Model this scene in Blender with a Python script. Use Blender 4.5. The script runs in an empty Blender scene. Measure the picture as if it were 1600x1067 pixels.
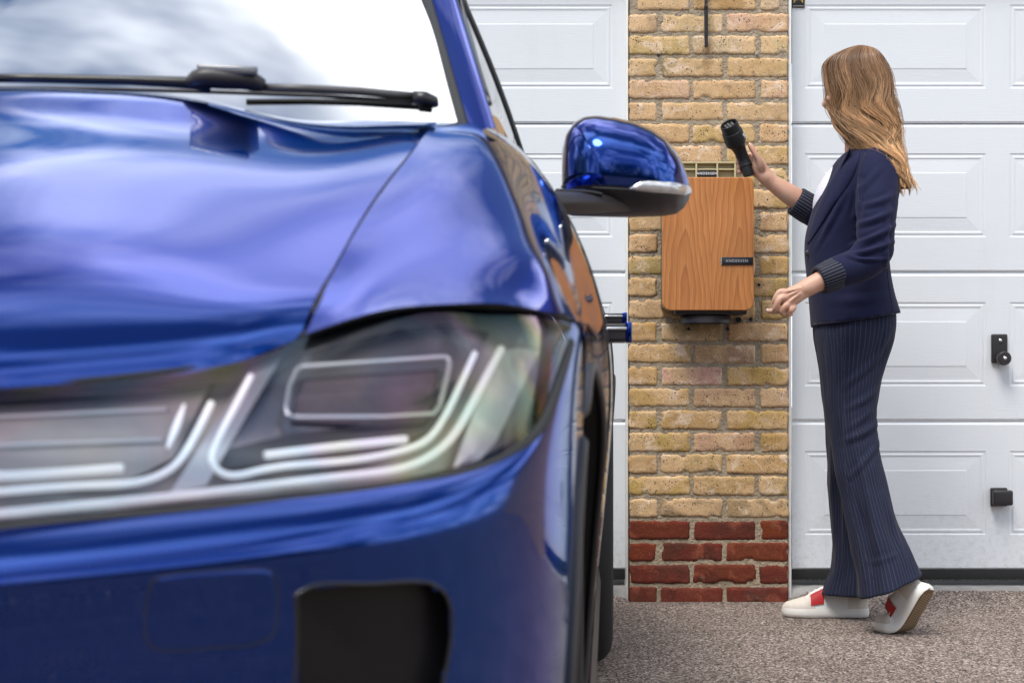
import bpy, bmesh, math, random
import numpy as np
from mathutils import Vector, Matrix, noise as mnoise
from mathutils.bvhtree import BVHTree

random.seed(7); rng = np.random.default_rng(7)
SC = bpy.context.scene
COL = SC.collection
R = math.radians

# ------------------------------------------------------------------ camera
HC = 0.739                      # camera height (m)
FPX = 2889.0                    # focal length in photo pixels (1600 wide)
HZ = 600.0                      # photo row of the horizon
cam_d = bpy.data.cameras.new('camera'); cam = bpy.data.objects.new('camera', cam_d); COL.objects.link(cam)
cam.location = (0, 0, HC); cam.rotation_euler = (R(90), 0, 0)
cam_d.sensor_width = 36.0; cam_d.lens = 36.0 * FPX / 1600.0
cam_d.shift_y = (HZ - 533.5) / 1600.0
cam_d.clip_start = 0.05; cam_d.clip_end = 2000
cam_d.dof.use_dof = True; cam_d.dof.focus_distance = 6.0; cam_d.dof.aperture_fstop = 8.5
SC.camera = cam

# ------------------------------------------------------------------ sky, sun, exposure
SUN_EL, SUN_AZ = 60.0, 212.0    # azimuth clockwise from +Y
w = bpy.data.worlds.new('World'); SC.world = w; w.use_nodes = True
nt = w.node_tree; nt.nodes.clear()
def N(t, typ, **kw):
    n = t.nodes.new(typ)
    for k, v in kw.items(): setattr(n, k, v)
    return n
out = N(nt, 'ShaderNodeOutputWorld')
sky = N(nt, 'ShaderNodeTexSky', sky_type='NISHITA', sun_disc=False)
sky.sun_elevation = R(SUN_EL); sky.sun_rotation = R(SUN_AZ)
bgs = N(nt, 'ShaderNodeBackground'); bgs.inputs[1].default_value = 0.13
nt.links.new(sky.outputs[0], bgs.inputs[0])
bgc = N(nt, 'ShaderNodeBackground'); bgc.inputs[1].default_value = 2.15
tc = N(nt, 'ShaderNodeTexCoord')
sep = N(nt, 'ShaderNodeSeparateXYZ'); nt.links.new(tc.outputs['Generated'], sep.inputs[0])
def wmath(op, a, b):
    m = N(nt, 'ShaderNodeMath', operation=op)
    for i, v in enumerate((a, b)):
        if isinstance(v, (int, float)): m.inputs[i].default_value = v
        else: nt.links.new(v, m.inputs[i])
    return m.outputs[0]
zz = wmath('ADD', wmath('ABSOLUTE', sep.outputs[2], 0), 0.32)
cmb = N(nt, 'ShaderNodeCombineXYZ')
nt.links.new(wmath('DIVIDE', sep.outputs[0], zz), cmb.inputs[0]); nt.links.new(wmath('DIVIDE', sep.outputs[1], zz), cmb.inputs[1])
n1 = N(nt, 'ShaderNodeTexNoise'); n1.inputs['Scale'].default_value = 2.0; n1.inputs['Detail'].default_value = 5; n1.inputs['Roughness'].default_value = 0.5; n1.inputs['Distortion'].default_value = 0.35
n2 = N(nt, 'ShaderNodeTexNoise'); n2.inputs['Scale'].default_value = 2.6; n2.inputs['Detail'].default_value = 3; n2.inputs['Roughness'].default_value = 0.45
nt.links.new(cmb.outputs[0], n1.inputs['Vector']); nt.links.new(cmb.outputs[0], n2.inputs['Vector'])
r1 = N(nt, 'ShaderNodeValToRGB'); r1.color_ramp.elements[0].position = 0.44; r1.color_ramp.elements[1].position = 0.56
nt.links.new(n1.outputs[0], r1.inputs[0])
r2 = N(nt, 'ShaderNodeValToRGB'); r2.color_ramp.elements[0].position = 0.32; r2.color_ramp.elements[1].position = 0.68
r2.color_ramp.elements[0].color = (0.29, 0.34, 0.43, 1); r2.color_ramp.elements[1].color = (1.12, 1.12, 1.12, 1)
nt.links.new(n2.outputs[0], r2.inputs[0]); nt.links.new(r2.outputs[0], bgc.inputs[0])
mx = N(nt, 'ShaderNodeMixShader')
nt.links.new(r1.outputs[0], mx.inputs[0]); nt.links.new(bgs.outputs[0], mx.inputs[1]); nt.links.new(bgc.outputs[0], mx.inputs[2])
nt.links.new(mx.outputs[0], out.inputs[0])

sun_d = bpy.data.lights.new('sun', 'SUN'); sun = bpy.data.objects.new('sun', sun_d); COL.objects.link(sun)
sun_d.energy = 2.8; sun_d.angle = R(26); sun_d.color = (1.0, 0.96, 0.9)
sdir = Vector((math.sin(R(SUN_AZ)) * math.cos(R(SUN_EL)), math.cos(R(SUN_AZ)) * math.cos(R(SUN_EL)), math.sin(R(SUN_EL))))
sun.rotation_euler = sdir.to_track_quat('Z', 'Y').to_euler()
vs = SC.view_settings
vs.view_transform = 'Standard'; vs.look = 'None'; vs.exposure = 0.25; vs.gamma = 1.0; vs.use_curve_mapping = False
SC.cycles.max_bounces = 8; SC.cycles.transparent_max_bounces = 12
SC.cycles.use_denoising = True
SC.cycles.caustics_reflective = False; SC.cycles.caustics_refractive = False

# ------------------------------------------------------------------ helpers
def P(px, py, Y):
    """world point seen at photo pixel (px, py) at depth Y"""
    return Vector(((px - 800.0) * Y / FPX, Y, HC + (HZ - py) * Y / FPX))

def mesh_from(name, verts, faces, uv=None, smooth=True):
    me = bpy.data.meshes.new(name)
    me.from_pydata([tuple(v) for v in verts], [], [tuple(f) for f in faces])
    if uv is not None:
        l = me.uv_layers.new(name='UVMap')
        idx = np.empty(len(me.loops), dtype=np.int32); me.loops.foreach_get('vertex_index', idx)
        l.data.foreach_set('uv', np.asarray(uv, dtype=np.float32)[idx].ravel())
    me.polygons.foreach_set('use_smooth', np.full(len(me.polygons), smooth, dtype=bool))
    me.update()
    return me

def link(name, me, mat=None, parent=None, loc=None, rot=None):
    o = bpy.data.objects.new(name, me); COL.objects.link(o)
    if mat is not None and me is not None:
        if not me.materials: me.materials.append(mat)
    if parent is not None: o.parent = parent
    if loc is not None: o.location = loc
    if rot is not None: o.rotation_euler = rot
    return o

def tag(o, label, cat, group=None):
    o['label'] = label; o['category'] = cat
    if group: o['group'] = group
    return o

def struct(o): o['kind'] = 'structure'; return o

def empty(name, loc=(0, 0, 0), rz=0.0):
    o = bpy.data.objects.new(name, None); COL.objects.link(o)
    o.location = loc; o.rotation_euler = (0, 0, rz); o.empty_display_size = 0.1
    return o

def auto_smooth(o, deg=35):
    me = o.data
    bm = bmesh.new(); bm.from_mesh(me)
    c = math.cos(R(deg))
    for e in bm.edges:
        if len(e.link_faces) == 2:
            e.smooth = e.link_faces[0].normal.dot(e.link_faces[1].normal) > c
    bm.to_mesh(me); bm.free()

def box_mesh(name, x0, x1, y0, y1, z0, z1, bevel=0.0, seg=2):
    bm = bmesh.new()
    bmesh.ops.create_cube(bm, size=1.0)
    for v in bm.verts:
        v.co = Vector((x0 + (v.co.x + .5) * (x1 - x0), y0 + (v.co.y + .5) * (y1 - y0), z0 + (v.co.z + .5) * (z1 - z0)))
    if bevel > 0:
        bmesh.ops.bevel(bm, geom=list(bm.edges), offset=bevel, segments=seg, affect='EDGES', profile=0.6)
    me = bpy.data.meshes.new(name); bm.to_mesh(me); bm.free()
    me.polygons.foreach_set('use_smooth', np.full(len(me.polygons), bevel > 0, dtype=bool))
    return me

def nspline(t, te):
    """natural cubic spline interpolation matrix"""
    t = np.asarray(t, float); te = np.asarray(te, float); n = len(t)
    if n == 2:
        a = (te - t[0]) / (t[1] - t[0]); return np.stack([1 - a, a], 1)
    h = np.diff(t); A = np.zeros((n, n)); B = np.zeros((n, n)); A[0, 0] = A[-1, -1] = 1
    for i in range(1, n - 1):
        A[i, i - 1] = h[i - 1]; A[i, i] = 2 * (h[i - 1] + h[i]); A[i, i + 1] = h[i]
        B[i, i - 1] = 6 / h[i - 1]; B[i, i] = -6 / h[i - 1] - 6 / h[i]; B[i, i + 1] = 6 / h[i]
    Mm = np.linalg.solve(A, B)
    k = np.clip(np.searchsorted(t, te, side='right') - 1, 0, n - 2)
    I = np.eye(n); hk = h[k][:, None]; a = (t[k + 1] - te)[:, None]; b = (te - t[k])[:, None]
    return (Mm[k] * a**3 + Mm[k + 1] * b**3) / (6 * hk) + (I[k] / hk - Mm[k] * hk / 6) * a + (I[k + 1] / hk - Mm[k + 1] * hk / 6) * b

def chord(Pts):
    d = np.linalg.norm(np.diff(Pts, axis=0), axis=-1)
    d = d.mean(axis=1) if d.ndim == 2 else d
    d = np.maximum(d, 1e-5)
    return np.concatenate([[0], np.cumsum(d)]) / d.sum()

def patch(G, nu, nv):
    """interpolated surface through a control grid G[rows][cols] -> array (nu,nv,3)"""
    G = np.array([[tuple(p) for p in row] for row in G], float)
    tu = chord(G); tv = chord(G.transpose(1, 0, 2))
    Mu = nspline(tu, np.linspace(0, 1, nu)); Mv = nspline(tv, np.linspace(0, 1, nv))
    return np.einsum('ai,ijk,bj->abk', Mu, G, Mv)

def curve(pts, n):
    pts = np.array([tuple(p) for p in pts], float)
    return nspline(chord(pts), np.linspace(0, 1, n)) @ pts

def grid_faces(nu, nv, off=0, closed_v=False):
    f = []
    for i in range(nu - 1):
        for j in range(nv if closed_v else nv - 1):
            a = off + i * nv + j; b = off + i * nv + (j + 1) % nv
            f.append((a, b, b + nv, a + nv))
    return f

def tube(pts, rad, sides=8, flat=1.0, up=None, caps=True):
    """tube verts / faces along a polyline; rad scalar or list"""
    pts = [Vector(p) for p in pts]; n = len(pts); V = []; F = []
    rad = [rad] * n if isinstance(rad, (int, float)) else list(rad)
    prev = None
    for i, p in enumerate(pts):
        t = (pts[min(i + 1, n - 1)] - pts[max(i - 1, 0)]).normalized()
        a = Vector(up) if up is not None else (prev if prev is not None else (Vector((0, 0, 1)) if abs(t.z) < .9 else Vector((1, 0, 0))))
        a = (a - t * a.dot(t)).normalized(); prev = a; b = t.cross(a)
        for k in range(sides):
            an = 2 * math.pi * k / sides
            V.append(p + (a * math.cos(an) * flat + b * math.sin(an)) * rad[i])
    F = grid_faces(n, sides, 0, True)
    if caps:
        F.append(tuple(range(sides))[::-1]); F.append(tuple((n - 1) * sides + k for k in range(sides)))
    return V, F

def merge(parts):
    V = []; F = []
    for v, f in parts:
        o = len(V); V += list(v); F += [tuple(i + o for i in q) for q in f]
    return V, F

def lathe(profile, seg=32):
    """profile list of (r, axial) -> verts around Y axis"""
    V = []; n = len(profile)
    for r, a in profile:
        for k in range(seg):
            an = 2 * math.pi * k / seg
            V.append((r * math.cos(an), a, r * math.sin(an)))
    return V, grid_faces(n, seg, 0, True)

# ------------------------------------------------------------------ materials
def material(name):
    m = bpy.data.materials.new(name); m.use_nodes = True
    t = m.node_tree; t.nodes.clear()
    o = N(t, 'ShaderNodeOutputMaterial'); b = N(t, 'ShaderNodeBsdfPrincipled')
    t.links.new(b.outputs[0], o.inputs[0])
    return m, t, b
def lk(t, a, b): t.links.new(a, b)
def simple(name, col, rough=0.5, metal=0.0, spec=0.5, coat=0.0, bump=None, vary=0.12, vscale=30.0):
    m, t, b = material(name)
    tcn = N(t, 'ShaderNodeTexCoord')
    nz = N(t, 'ShaderNodeTexNoise'); nz.inputs['Scale'].default_value = vscale; nz.inputs['Detail'].default_value = 4
    lk(t, tcn.outputs['Object'], nz.inputs['Vector'])
    mixc = N(t, 'ShaderNodeMix', data_type='RGBA'); mixc.inputs[6].default_value = tuple(c * (1 - vary) for c in col) + (1,); mixc.inputs[7].default_value = tuple(min(1, c * (1 + vary)) for c in col) + (1,)
    lk(t, nz.outputs[0], mixc.inputs[0]); lk(t, mixc.outputs[2], b.inputs['Base Color'])
    b.inputs['Roughness'].default_value = rough; b.inputs['Metallic'].default_value = metal
    b.inputs['Specular IOR Level'].default_value = spec; b.inputs['Coat Weight'].default_value = coat
    if bump:
        nb = N(t, 'ShaderNodeTexNoise'); nb.inputs['Scale'].default_value = bump[0]; nb.inputs['Detail'].default_value = 4
        lk(t, tcn.outputs['Object'], nb.inputs['Vector'])
        bp = N(t, 'ShaderNodeBump'); bp.inputs['Strength'].default_value = bump[1]; bp.inputs['Distance'].default_value = bump[2]
        lk(t, nb.outputs[0], bp.inputs['Height']); lk(t, bp.outputs[0], b.inputs['Normal'])
    return m
def ramp(t, src, stops, interp='LINEAR'):
    r = N(t, 'ShaderNodeValToRGB'); e = r.color_ramp.elements; r.color_ramp.interpolation = interp
    while len(e) < len(stops): e.new(0.5)
    for i, (p, c) in enumerate(stops):
        e[i].position = p; e[i].color = tuple(c) + (1,) if len(c) == 3 else c
    lk(t, src, r.inputs[0]); return r.outputs[0]
def mixrgb(t, fac, a, b, blend='MIX'):
    n = N(t, 'ShaderNodeMix', data_type='RGBA', blend_type=blend)
    for i, v in ((0, fac), (6, a), (7, b)):
        if hasattr(v, 'is_linked'): lk(t, v, n.inputs[i])
        elif isinstance(v, (int, float)): n.inputs[i].default_value = v
        else: n.inputs[i].default_value = tuple(v) + (1,) if len(v) == 3 else v
    return n.outputs[2]
def noise(t, vec, scale, detail=4, rough=0.55, dist=0.0):
    n = N(t, 'ShaderNodeTexNoise'); n.inputs['Scale'].default_value = scale; n.inputs['Detail'].default_value = detail
    n.inputs['Roughness'].default_value = rough; n.inputs['Distortion'].default_value = dist
    if vec is not None: lk(t, vec, n.inputs['Vector'])
    return n.outputs[0]
def mapping(t, vec, scale=(1, 1, 1), loc=(0, 0, 0), rot=(0, 0, 0)):
    n = N(t, 'ShaderNodeMapping'); n.inputs['Scale'].default_value = scale; n.inputs['Location'].default_value = loc; n.inputs['Rotation'].default_value = rot
    lk(t, vec, n.inputs[0]); return n.outputs[0]
def bump(t, b, h, strength, dist, prev=None):
    n = N(t, 'ShaderNodeBump'); n.inputs['Strength'].default_value = strength; n.inputs['Distance'].default_value = dist
    lk(t, h, n.inputs['Height'])
    if prev is not None: lk(t, prev, n.inputs['Normal'])
    lk(t, n.outputs[0], b.inputs['Normal']); return n.outputs[0]
def mth(t, op, a, b=0.0, c=None):
    n = N(t, 'ShaderNodeMath', operation=op)
    for i, v in enumerate((a, b) if c is None else (a, b, c)):
        if isinstance(v, (int, float)): n.inputs[i].default_value = v
        else: lk(t, v, n.inputs[i])
    return n.outputs[0]

def mat_brick(name, pits, hue_a, hue_b, hue_d):
    m, t, b = material(name)
    tcn = N(t, 'ShaderNodeTexCoord'); oi = N(t, 'ShaderNodeObjectInfo')
    vec = N(t, 'ShaderNodeVectorMath', operation='ADD'); lk(t, tcn.outputs['Object'], vec.inputs[0])
    cx = N(t, 'ShaderNodeCombineXYZ'); lk(t, mth(t, 'MULTIPLY', oi.outputs['Random'], 37.0), cx.inputs[0]); lk(t, mth(t, 'MULTIPLY', oi.outputs['Random'], 91.0), cx.inputs[1])
    lk(t, cx.outputs[0], vec.inputs[1]); v = vec.outputs[0]
    big = noise(t, v, 11.0, 3, 0.55, 0.6)
    c = mixrgb(t, ramp(t, big, [(0.40, (0, 0, 0)), (0.58, (1, 1, 1))]), oi.outputs['Color'], hue_a)
    c2 = mixrgb(t, 0.85, oi.outputs['Color'], c)
    patchy = ramp(t, noise(t, v, 19.0, 4, 0.6, 0.8), [(0.56, (0, 0, 0)), (0.66, (1, 1, 1))])
    c3 = mixrgb(t, mth(t, 'MULTIPLY', patchy, 0.75), c2, hue_b)
    fine = noise(t, v, 220.0, 4, 0.7)
    c4 = mixrgb(t, 1.0, c3, ramp(t, fine, [(0.25, (0.62, 0.60, 0.57)), (0.75, (1.28, 1.28, 1.26))]), 'MULTIPLY')
    vor = N(t, 'ShaderNodeTexVoronoi'); vor.inputs['Scale'].default_value = 120.0; lk(t, v, vor.inputs['Vector'])
    sel = mth(t, 'GREATER_THAN', noise(t, v, 45.0, 2, 0.5), pits)
    pit = mth(t, 'MULTIPLY', mth(t, 'LESS_THAN', vor.outputs['Distance'], 0.28), sel)
    c5 = mixrgb(t, mth(t, 'MULTIPLY', pit, 0.85), c4, (0.06, 0.045, 0.035))
    dirt = ramp(t, noise(t, v, 30.0, 5, 0.65), [(0.60, (0, 0, 0)), (0.78, (1, 1, 1))])
    sc = ramp(t, noise(t, v, 7.0, 4, 0.6, 0.5), [(0.52, (0, 0, 0)), (0.70, (1, 1, 1))]); c5b = mixrgb(t, mth(t, 'MULTIPLY', sc, 0.6), c5, hue_d)
    c6 = mixrgb(t, mth(t, 'MULTIPLY', dirt, 0.75), c5b, (0.17, 0.125, 0.085))
    gp = N(t, 'ShaderNodeNewGeometry'); sp = N(t, 'ShaderNodeSeparateXYZ'); lk(t, gp.outputs['Position'], sp.inputs[0]); wn = noise(t, gp.outputs['Position'], 40, 3)
    wob = mth(t, 'MULTIPLY', mth(t, 'SUBTRACT', wn, .5), .012)
    for xl_, wd_, amt in ((.8985, .0016, .25), (.4350, .0014, .2)) if name == 'buff_brick' else ():      # faint plaster lines left by an old batten
        dd = mth(t, 'ABSOLUTE', mth(t, 'SUBTRACT', mth(t, 'ADD', sp.outputs[0], mth(t, 'MULTIPLY', wob, .35)), xl_))
        c6 = mixrgb(t, mth(t, 'MULTIPLY', mth(t, 'MULTIPLY', mth(t, 'LESS_THAN', dd, wd_), mth(t, 'GREATER_THAN', wn, .40)), amt), c6, (.66, .56, .44))
    dx = mth(t, 'ABSOLUTE', mth(t, 'SUBTRACT', mth(t, 'ADD', sp.outputs[0], wob), .661)); rx_ = ramp(t, dx, [(.002, (1, 1, 1)), (.022, (0, 0, 0))])
    rz_ = ramp(t, mth(t, 'SUBTRACT', 1.90, sp.outputs[2]), [(0.0, (0, 0, 0)), (.02, (1, 1, 1)), (.05, (.9, .9, .9)), (.17, (0, 0, 0))])
    c6 = mixrgb(t, mth(t, 'MULTIPLY', mth(t, 'MULTIPLY', rx_, rz_), .65), c6, (.20, .10, .03))       # rust run below the iron rod
    lk(t, c6, b.inputs['Base Color']); b.inputs['Roughness'].default_value = 0.93; b.inputs['Specular IOR Level'].default_value = 0.15
    h = mth(t, 'SUBTRACT', mth(t, 'ADD', noise(t, v, 60.0, 5, 0.65), mth(t, 'MULTIPLY', fine, 0.5)), mth(t, 'MULTIPLY', pit, 0.8))
    bump(t, b, h, 0.75, 0.004)
    return m
M = {}
M['brick'] = mat_brick('buff_brick', 0.56, (0.72, 0.485, 0.275), (0.82, 0.64, 0.49), (0.44, 0.26, 0.10))
M['brick_red'] = mat_brick('red_brick', 0.66, (0.17, 0.036, 0.024), (0.30, 0.085, 0.05), (0.04, 0.022, 0.02))
M['mortar'] = simple('mortar', (0.37, 0.30, 0.215), 0.95, spec=0.1, bump=(110.0, 1.0, 0.008), vary=0.5, vscale=28)

def mat_door():
    m, t, b = material('white_garage_door')
    g = N(t, 'ShaderNodeNewGeometry'); v = g.outputs['Position']
    gr = noise(t, mapping(t, v, (14, 14, 330)), 1.0, 4, 0.6, 0.3)
    sm = noise(t, mapping(t, v, (1.2, 1.2, 1.8)), 1.0, 4, 0.6)
    c = mixrgb(t, sm, (0.70, 0.73, 0.755), (0.765, 0.785, 0.805))
    dr = ramp(t, noise(t, mapping(t, v, (9, 9, 1.4)), 1.0, 5, 0.65), [(0.6, (0, 0, 0)), (0.85, (1, 1, 1))])
    c = mixrgb(t, mth(t, 'MULTIPLY', dr, 0.22), c, (0.55, 0.55, 0.52))
    sp = N(t, 'ShaderNodeSeparateXYZ'); lk(t, v, sp.inputs[0])
    low = ramp(t, sp.outputs[2], [(.10, (1, 1, 1)), (.42, (0, 0, 0))]); spk = ramp(t, noise(t, v, 55, 5, .7), [(.48, (0, 0, 0)), (.72, (1, 1, 1))])
    c = mixrgb(t, mth(t, 'MULTIPLY', mth(t, 'MULTIPLY', low, spk), .45), c, (.42, .38, .33))
    lk(t, c, b.inputs['Base Color']); b.inputs['Roughness'].default_value = 0.42; b.inputs['Specular IOR Level'].default_value = 0.4
    bump(t, b, gr, 0.38, 0.0014)
    return m
M['door'] = mat_door()
M['white_trim'] = simple('white_trim', (0.78, 0.77, 0.73), 0.5, vary=0.06)
M['rubber'] = simple('black_rubber', (0.02, 0.02, 0.02), 0.6, spec=0.3)
M['black_plastic'] = simple('black_plastic', (0.022, 0.019, 0.021), 0.42, spec=0.5, bump=(900, 0.3, 0.0004))
M['black_satin'] = simple('black_satin_plastic', (0.012, 0.012, 0.013), 0.28, spec=0.5)
M['iron'] = simple('black_iron', (0.02, 0.018, 0.018), 0.5, metal=0.3, bump=(90, 0.6, 0.002))
M['chrome'] = simple('chrome', (0.75, 0.75, 0.76), 0.16, metal=1.0, vary=0.03)

def mat_ground():
    m, t, b = material('aggregate_tarmac')
    g = N(t, 'ShaderNodeNewGeometry'); v = g.outputs['Position']
    vv = N(t, 'ShaderNodeVectorMath', operation='ADD'); lk(t, v, vv.inputs[0])
    vor = N(t, 'ShaderNodeTexVoronoi'); vor.inputs['Scale'].default_value = 165.0; vor.inputs['Randomness'].default_value = 1.0; lk(t, v, vor.inputs['Vector'])
    sepc = N(t, 'ShaderNodeSeparateColor'); lk(t, vor.outputs['Color'], sepc.inputs[0])
    stone = ramp(t, sepc.outputs[0], [(0.0, (0.13, 0.102, 0.086)), (0.30, (0.23, 0.183, 0.156)), (0.62, (0.36, 0.292, 0.25)), (0.86, (0.52, 0.437, 0.385)), (1.0, (0.80, 0.72, 0.65))])
    crack = ramp(t, vor.outputs['Distance'], [(0.42, (1, 1, 1)), (0.75, (0.14, 0.11, 0.095))])
    c = mixrgb(t, 1.0, stone, crack, 'MULTIPLY')
    big = noise(t, v, 1.7, 5, 0.6)
    c = mixrgb(t, 1.0, c, ramp(t, big, [(0.3, (0.78, 0.76, 0.75)), (0.7, (1.22, 1.2, 1.2))]), 'MULTIPLY')
    mid = ramp(t, noise(t, v, 14, 4, 0.6), [(0.55, (0, 0, 0)), (0.75, (1, 1, 1))])
    c = mixrgb(t, mth(t, 'MULTIPLY', mid, 0.35), c, (0.30, 0.255, 0.23))
    lk(t, c, b.inputs['Base Color']); b.inputs['Roughness'].default_value = 0.85; b.inputs['Specular IOR Level'].default_value = 0.3
    h = mth(t, 'ADD', mth(t, 'SUBTRACT', mth(t, 'MULTIPLY', sepc.outputs[1], 0.7), vor.outputs['Distance']), mth(t, 'MULTIPLY', noise(t, v, 60, 3), 0.8))
    bump(t, b, h, 0.9, 0.005)
    return m
M['ground'] = mat_ground()
M['concrete'] = simple('concrete', (0.27, 0.26, 0.25), 0.9, spec=0.2, bump=(60, 0.8, 0.004), vary=0.4, vscale=18)

def mat_paint():
    m, t, b = material('metallic_blue_paint')
    tcn = N(t, 'ShaderNodeTexCoord')
    lw = N(t, 'ShaderNodeLayerWeight'); lw.inputs[0].default_value = 0.5
    c = mixrgb(t, lw.outputs['Facing'], (0.0003, 0.026, 0.20), (0.0008, 0.085, 0.38))  # reflection contrast put into the colour: darker face-on, brighter at grazing angles
    fl = N(t, 'ShaderNodeTexVoronoi'); fl.inputs['Scale'].default_value = 2600; lk(t, tcn.outputs['Object'], fl.inputs['Vector'])
    c = mixrgb(t, 0.06, c, fl.outputs['Color'], 'OVERLAY')
    lk(t, c, b.inputs['Base Color'])
    b.inputs['Metallic'].default_value = 1.0; b.inputs['Roughness'].default_value = 0.15
    b.inputs['Specular Tint'].default_value = (0.05, 0.36, 0.90, 1); b.inputs['Coat Weight'].default_value = 0.95; b.inputs['Coat Roughness'].default_value = 0.0; b.inputs['Coat IOR'].default_value = 1.42
    op = noise(t, tcn.outputs['Object'], 60, 2)
    cb = N(t, 'ShaderNodeBump'); cb.inputs['Strength'].default_value = 0.02; cb.inputs['Distance'].default_value = 0.002
    lk(t, op, cb.inputs['Height']); lk(t, cb.outputs[0], b.inputs['Coat Normal'])
    return m
M['paint'] = mat_paint()

def mat_clear(name, tint=(1, 1, 1), ior=1.5, rough=0.0):
    """thin clear cover: see-through with a Fresnel gloss"""
    m = bpy.data.materials.new(name); m.use_nodes = True; t = m.node_tree; t.nodes.clear()
    o = N(t, 'ShaderNodeOutputMaterial'); tr = N(t, 'ShaderNodeBsdfTransparent'); gl = N(t, 'ShaderNodeBsdfGlossy'); fr = N(t, 'ShaderNodeFresnel'); mxs = N(t, 'ShaderNodeMixShader')
    tr.inputs[0].default_value = tint + (1,); gl.inputs['Roughness'].default_value = rough; fr.inputs['IOR'].default_value = ior
    nz = N(t, 'ShaderNodeTexNoise'); nz.inputs['Scale'].default_value = 3.0
    lk(t, fr.outputs[0], mxs.inputs[0]); lk(t, tr.outputs[0], mxs.inputs[1]); lk(t, gl.outputs[0], mxs.inputs[2]); lk(t, mxs.outputs[0], o.inputs[0])
    return m
def mat_lens():
    m = bpy.data.materials.new('clear_headlight_lens'); m.use_nodes = True; t = m.node_tree; t.nodes.clear()
    o = N(t, 'ShaderNodeOutputMaterial'); tr = N(t, 'ShaderNodeBsdfTransparent'); gl = N(t, 'ShaderNodeBsdfGlossy'); fr = N(t, 'ShaderNodeFresnel'); mxs = N(t, 'ShaderNodeMixShader')
    fr.inputs['IOR'].default_value = 1.45; gl.inputs['Roughness'].default_value = .02
    g_ = N(t, 'ShaderNodeTexCoord'); nz = noise(t, g_.outputs['Object'], 8.0, 1, .4)
    tint = ramp(t, nz, [(.30, (.95, .95, .97)), (.42, (.55, .75, 1.0)), (.50, (1.0, .70, .95)), (.58, (1.0, .92, .55)), (.66, (.65, 1.0, .70)), (.76, (.97, .97, .97))])  # rainbow sheen of skylight on the lens, painted in as noise tints
    lk(t, tint, gl.inputs[0]); lk(t, mixrgb(t, .25, (.98, .98, .98), tint), tr.inputs[0])
    lk(t, fr.outputs[0], mxs.inputs[0]); lk(t, tr.outputs[0], mxs.inputs[1]); lk(t, gl.outputs[0], mxs.inputs[2]); lk(t, mxs.outputs[0], o.inputs[0])
    return m
M['lens'] = mat_lens()
M['glass'] = mat_clear('windscreen_glass', (0.40, 0.45, 0.44), 1.5)
M['side_glass'] = mat_clear('side_window_glass', (0.25, 0.28, 0.28), 1.7)
# ================================================================== SETTING
YW = 6.28      # pillar face
YD = 6.36      # garage door face
S = YW / FPX
def WX(px, Y=YW): return (px - 800) * Y / FPX
def WZ(py, Y=YW): return HC + (HZ - py) * Y / FPX

# ground: one sheet, finer near the garage
gv = [(-60, -60, 0), (60, -60, 0), (60, 60, 0), (-60, 60, 0)]
ground = struct(link('ground', mesh_from('ground', gv, [(0, 1, 2, 3)], smooth=False), M['ground']))

# loose grit on the ground near the pillar
def scatter_grit():
    V = []; F = []
    for i in range(2600):
        y = random.uniform(4.6, 6.3); x = random.uniform(0.2, 1.9)
        if y > 6.26 and 0.39 < x < 0.95: continue
        r = random.uniform(0.0012, 0.0032); o = len(V)
        h = r * random.uniform(.5, .9)
        a0 = random.random() * 6
        for k in range(4):
            V.append((x + r * math.cos(a0 + k * 1.57) * random.uniform(.7, 1.2), y + r * math.sin(a0 + k * 1.57) * random.uniform(.7, 1.2), -0.0006))
        V.append((x + r * .2, y, h)); F += [(o, o + 1, o + 4), (o + 1, o + 2, o + 4), (o + 2, o + 3, o + 4), (o + 3, o, o + 4)]
    o = link('loose_grit', mesh_from('loose_grit', V, F, smooth=False), simple('grit', (0.40, 0.33, 0.29), 0.9, vary=0.5, vscale=120))
    tag(o, 'loose pale grit lying on the brown driveway by the doors', 'grit'); o['kind'] = 'stuff'
scatter_grit()

# ---- brick pillar
pillar = empty('brick_pillar', (WX(1107.5), YW, 0))
tag(pillar, 'buff brick pillar with red brick foot between the white garage doors', 'pillar')
px0, px1 = 982.6, 1232.4
link('mortar', box_mesh('mortar', WX(px0 + 1.5) - pillar.location.x, WX(px1 - 1.5) - pillar.location.x, 0.0036, 0.42, -0.05, 2.62), M['mortar'], pillar)

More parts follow.
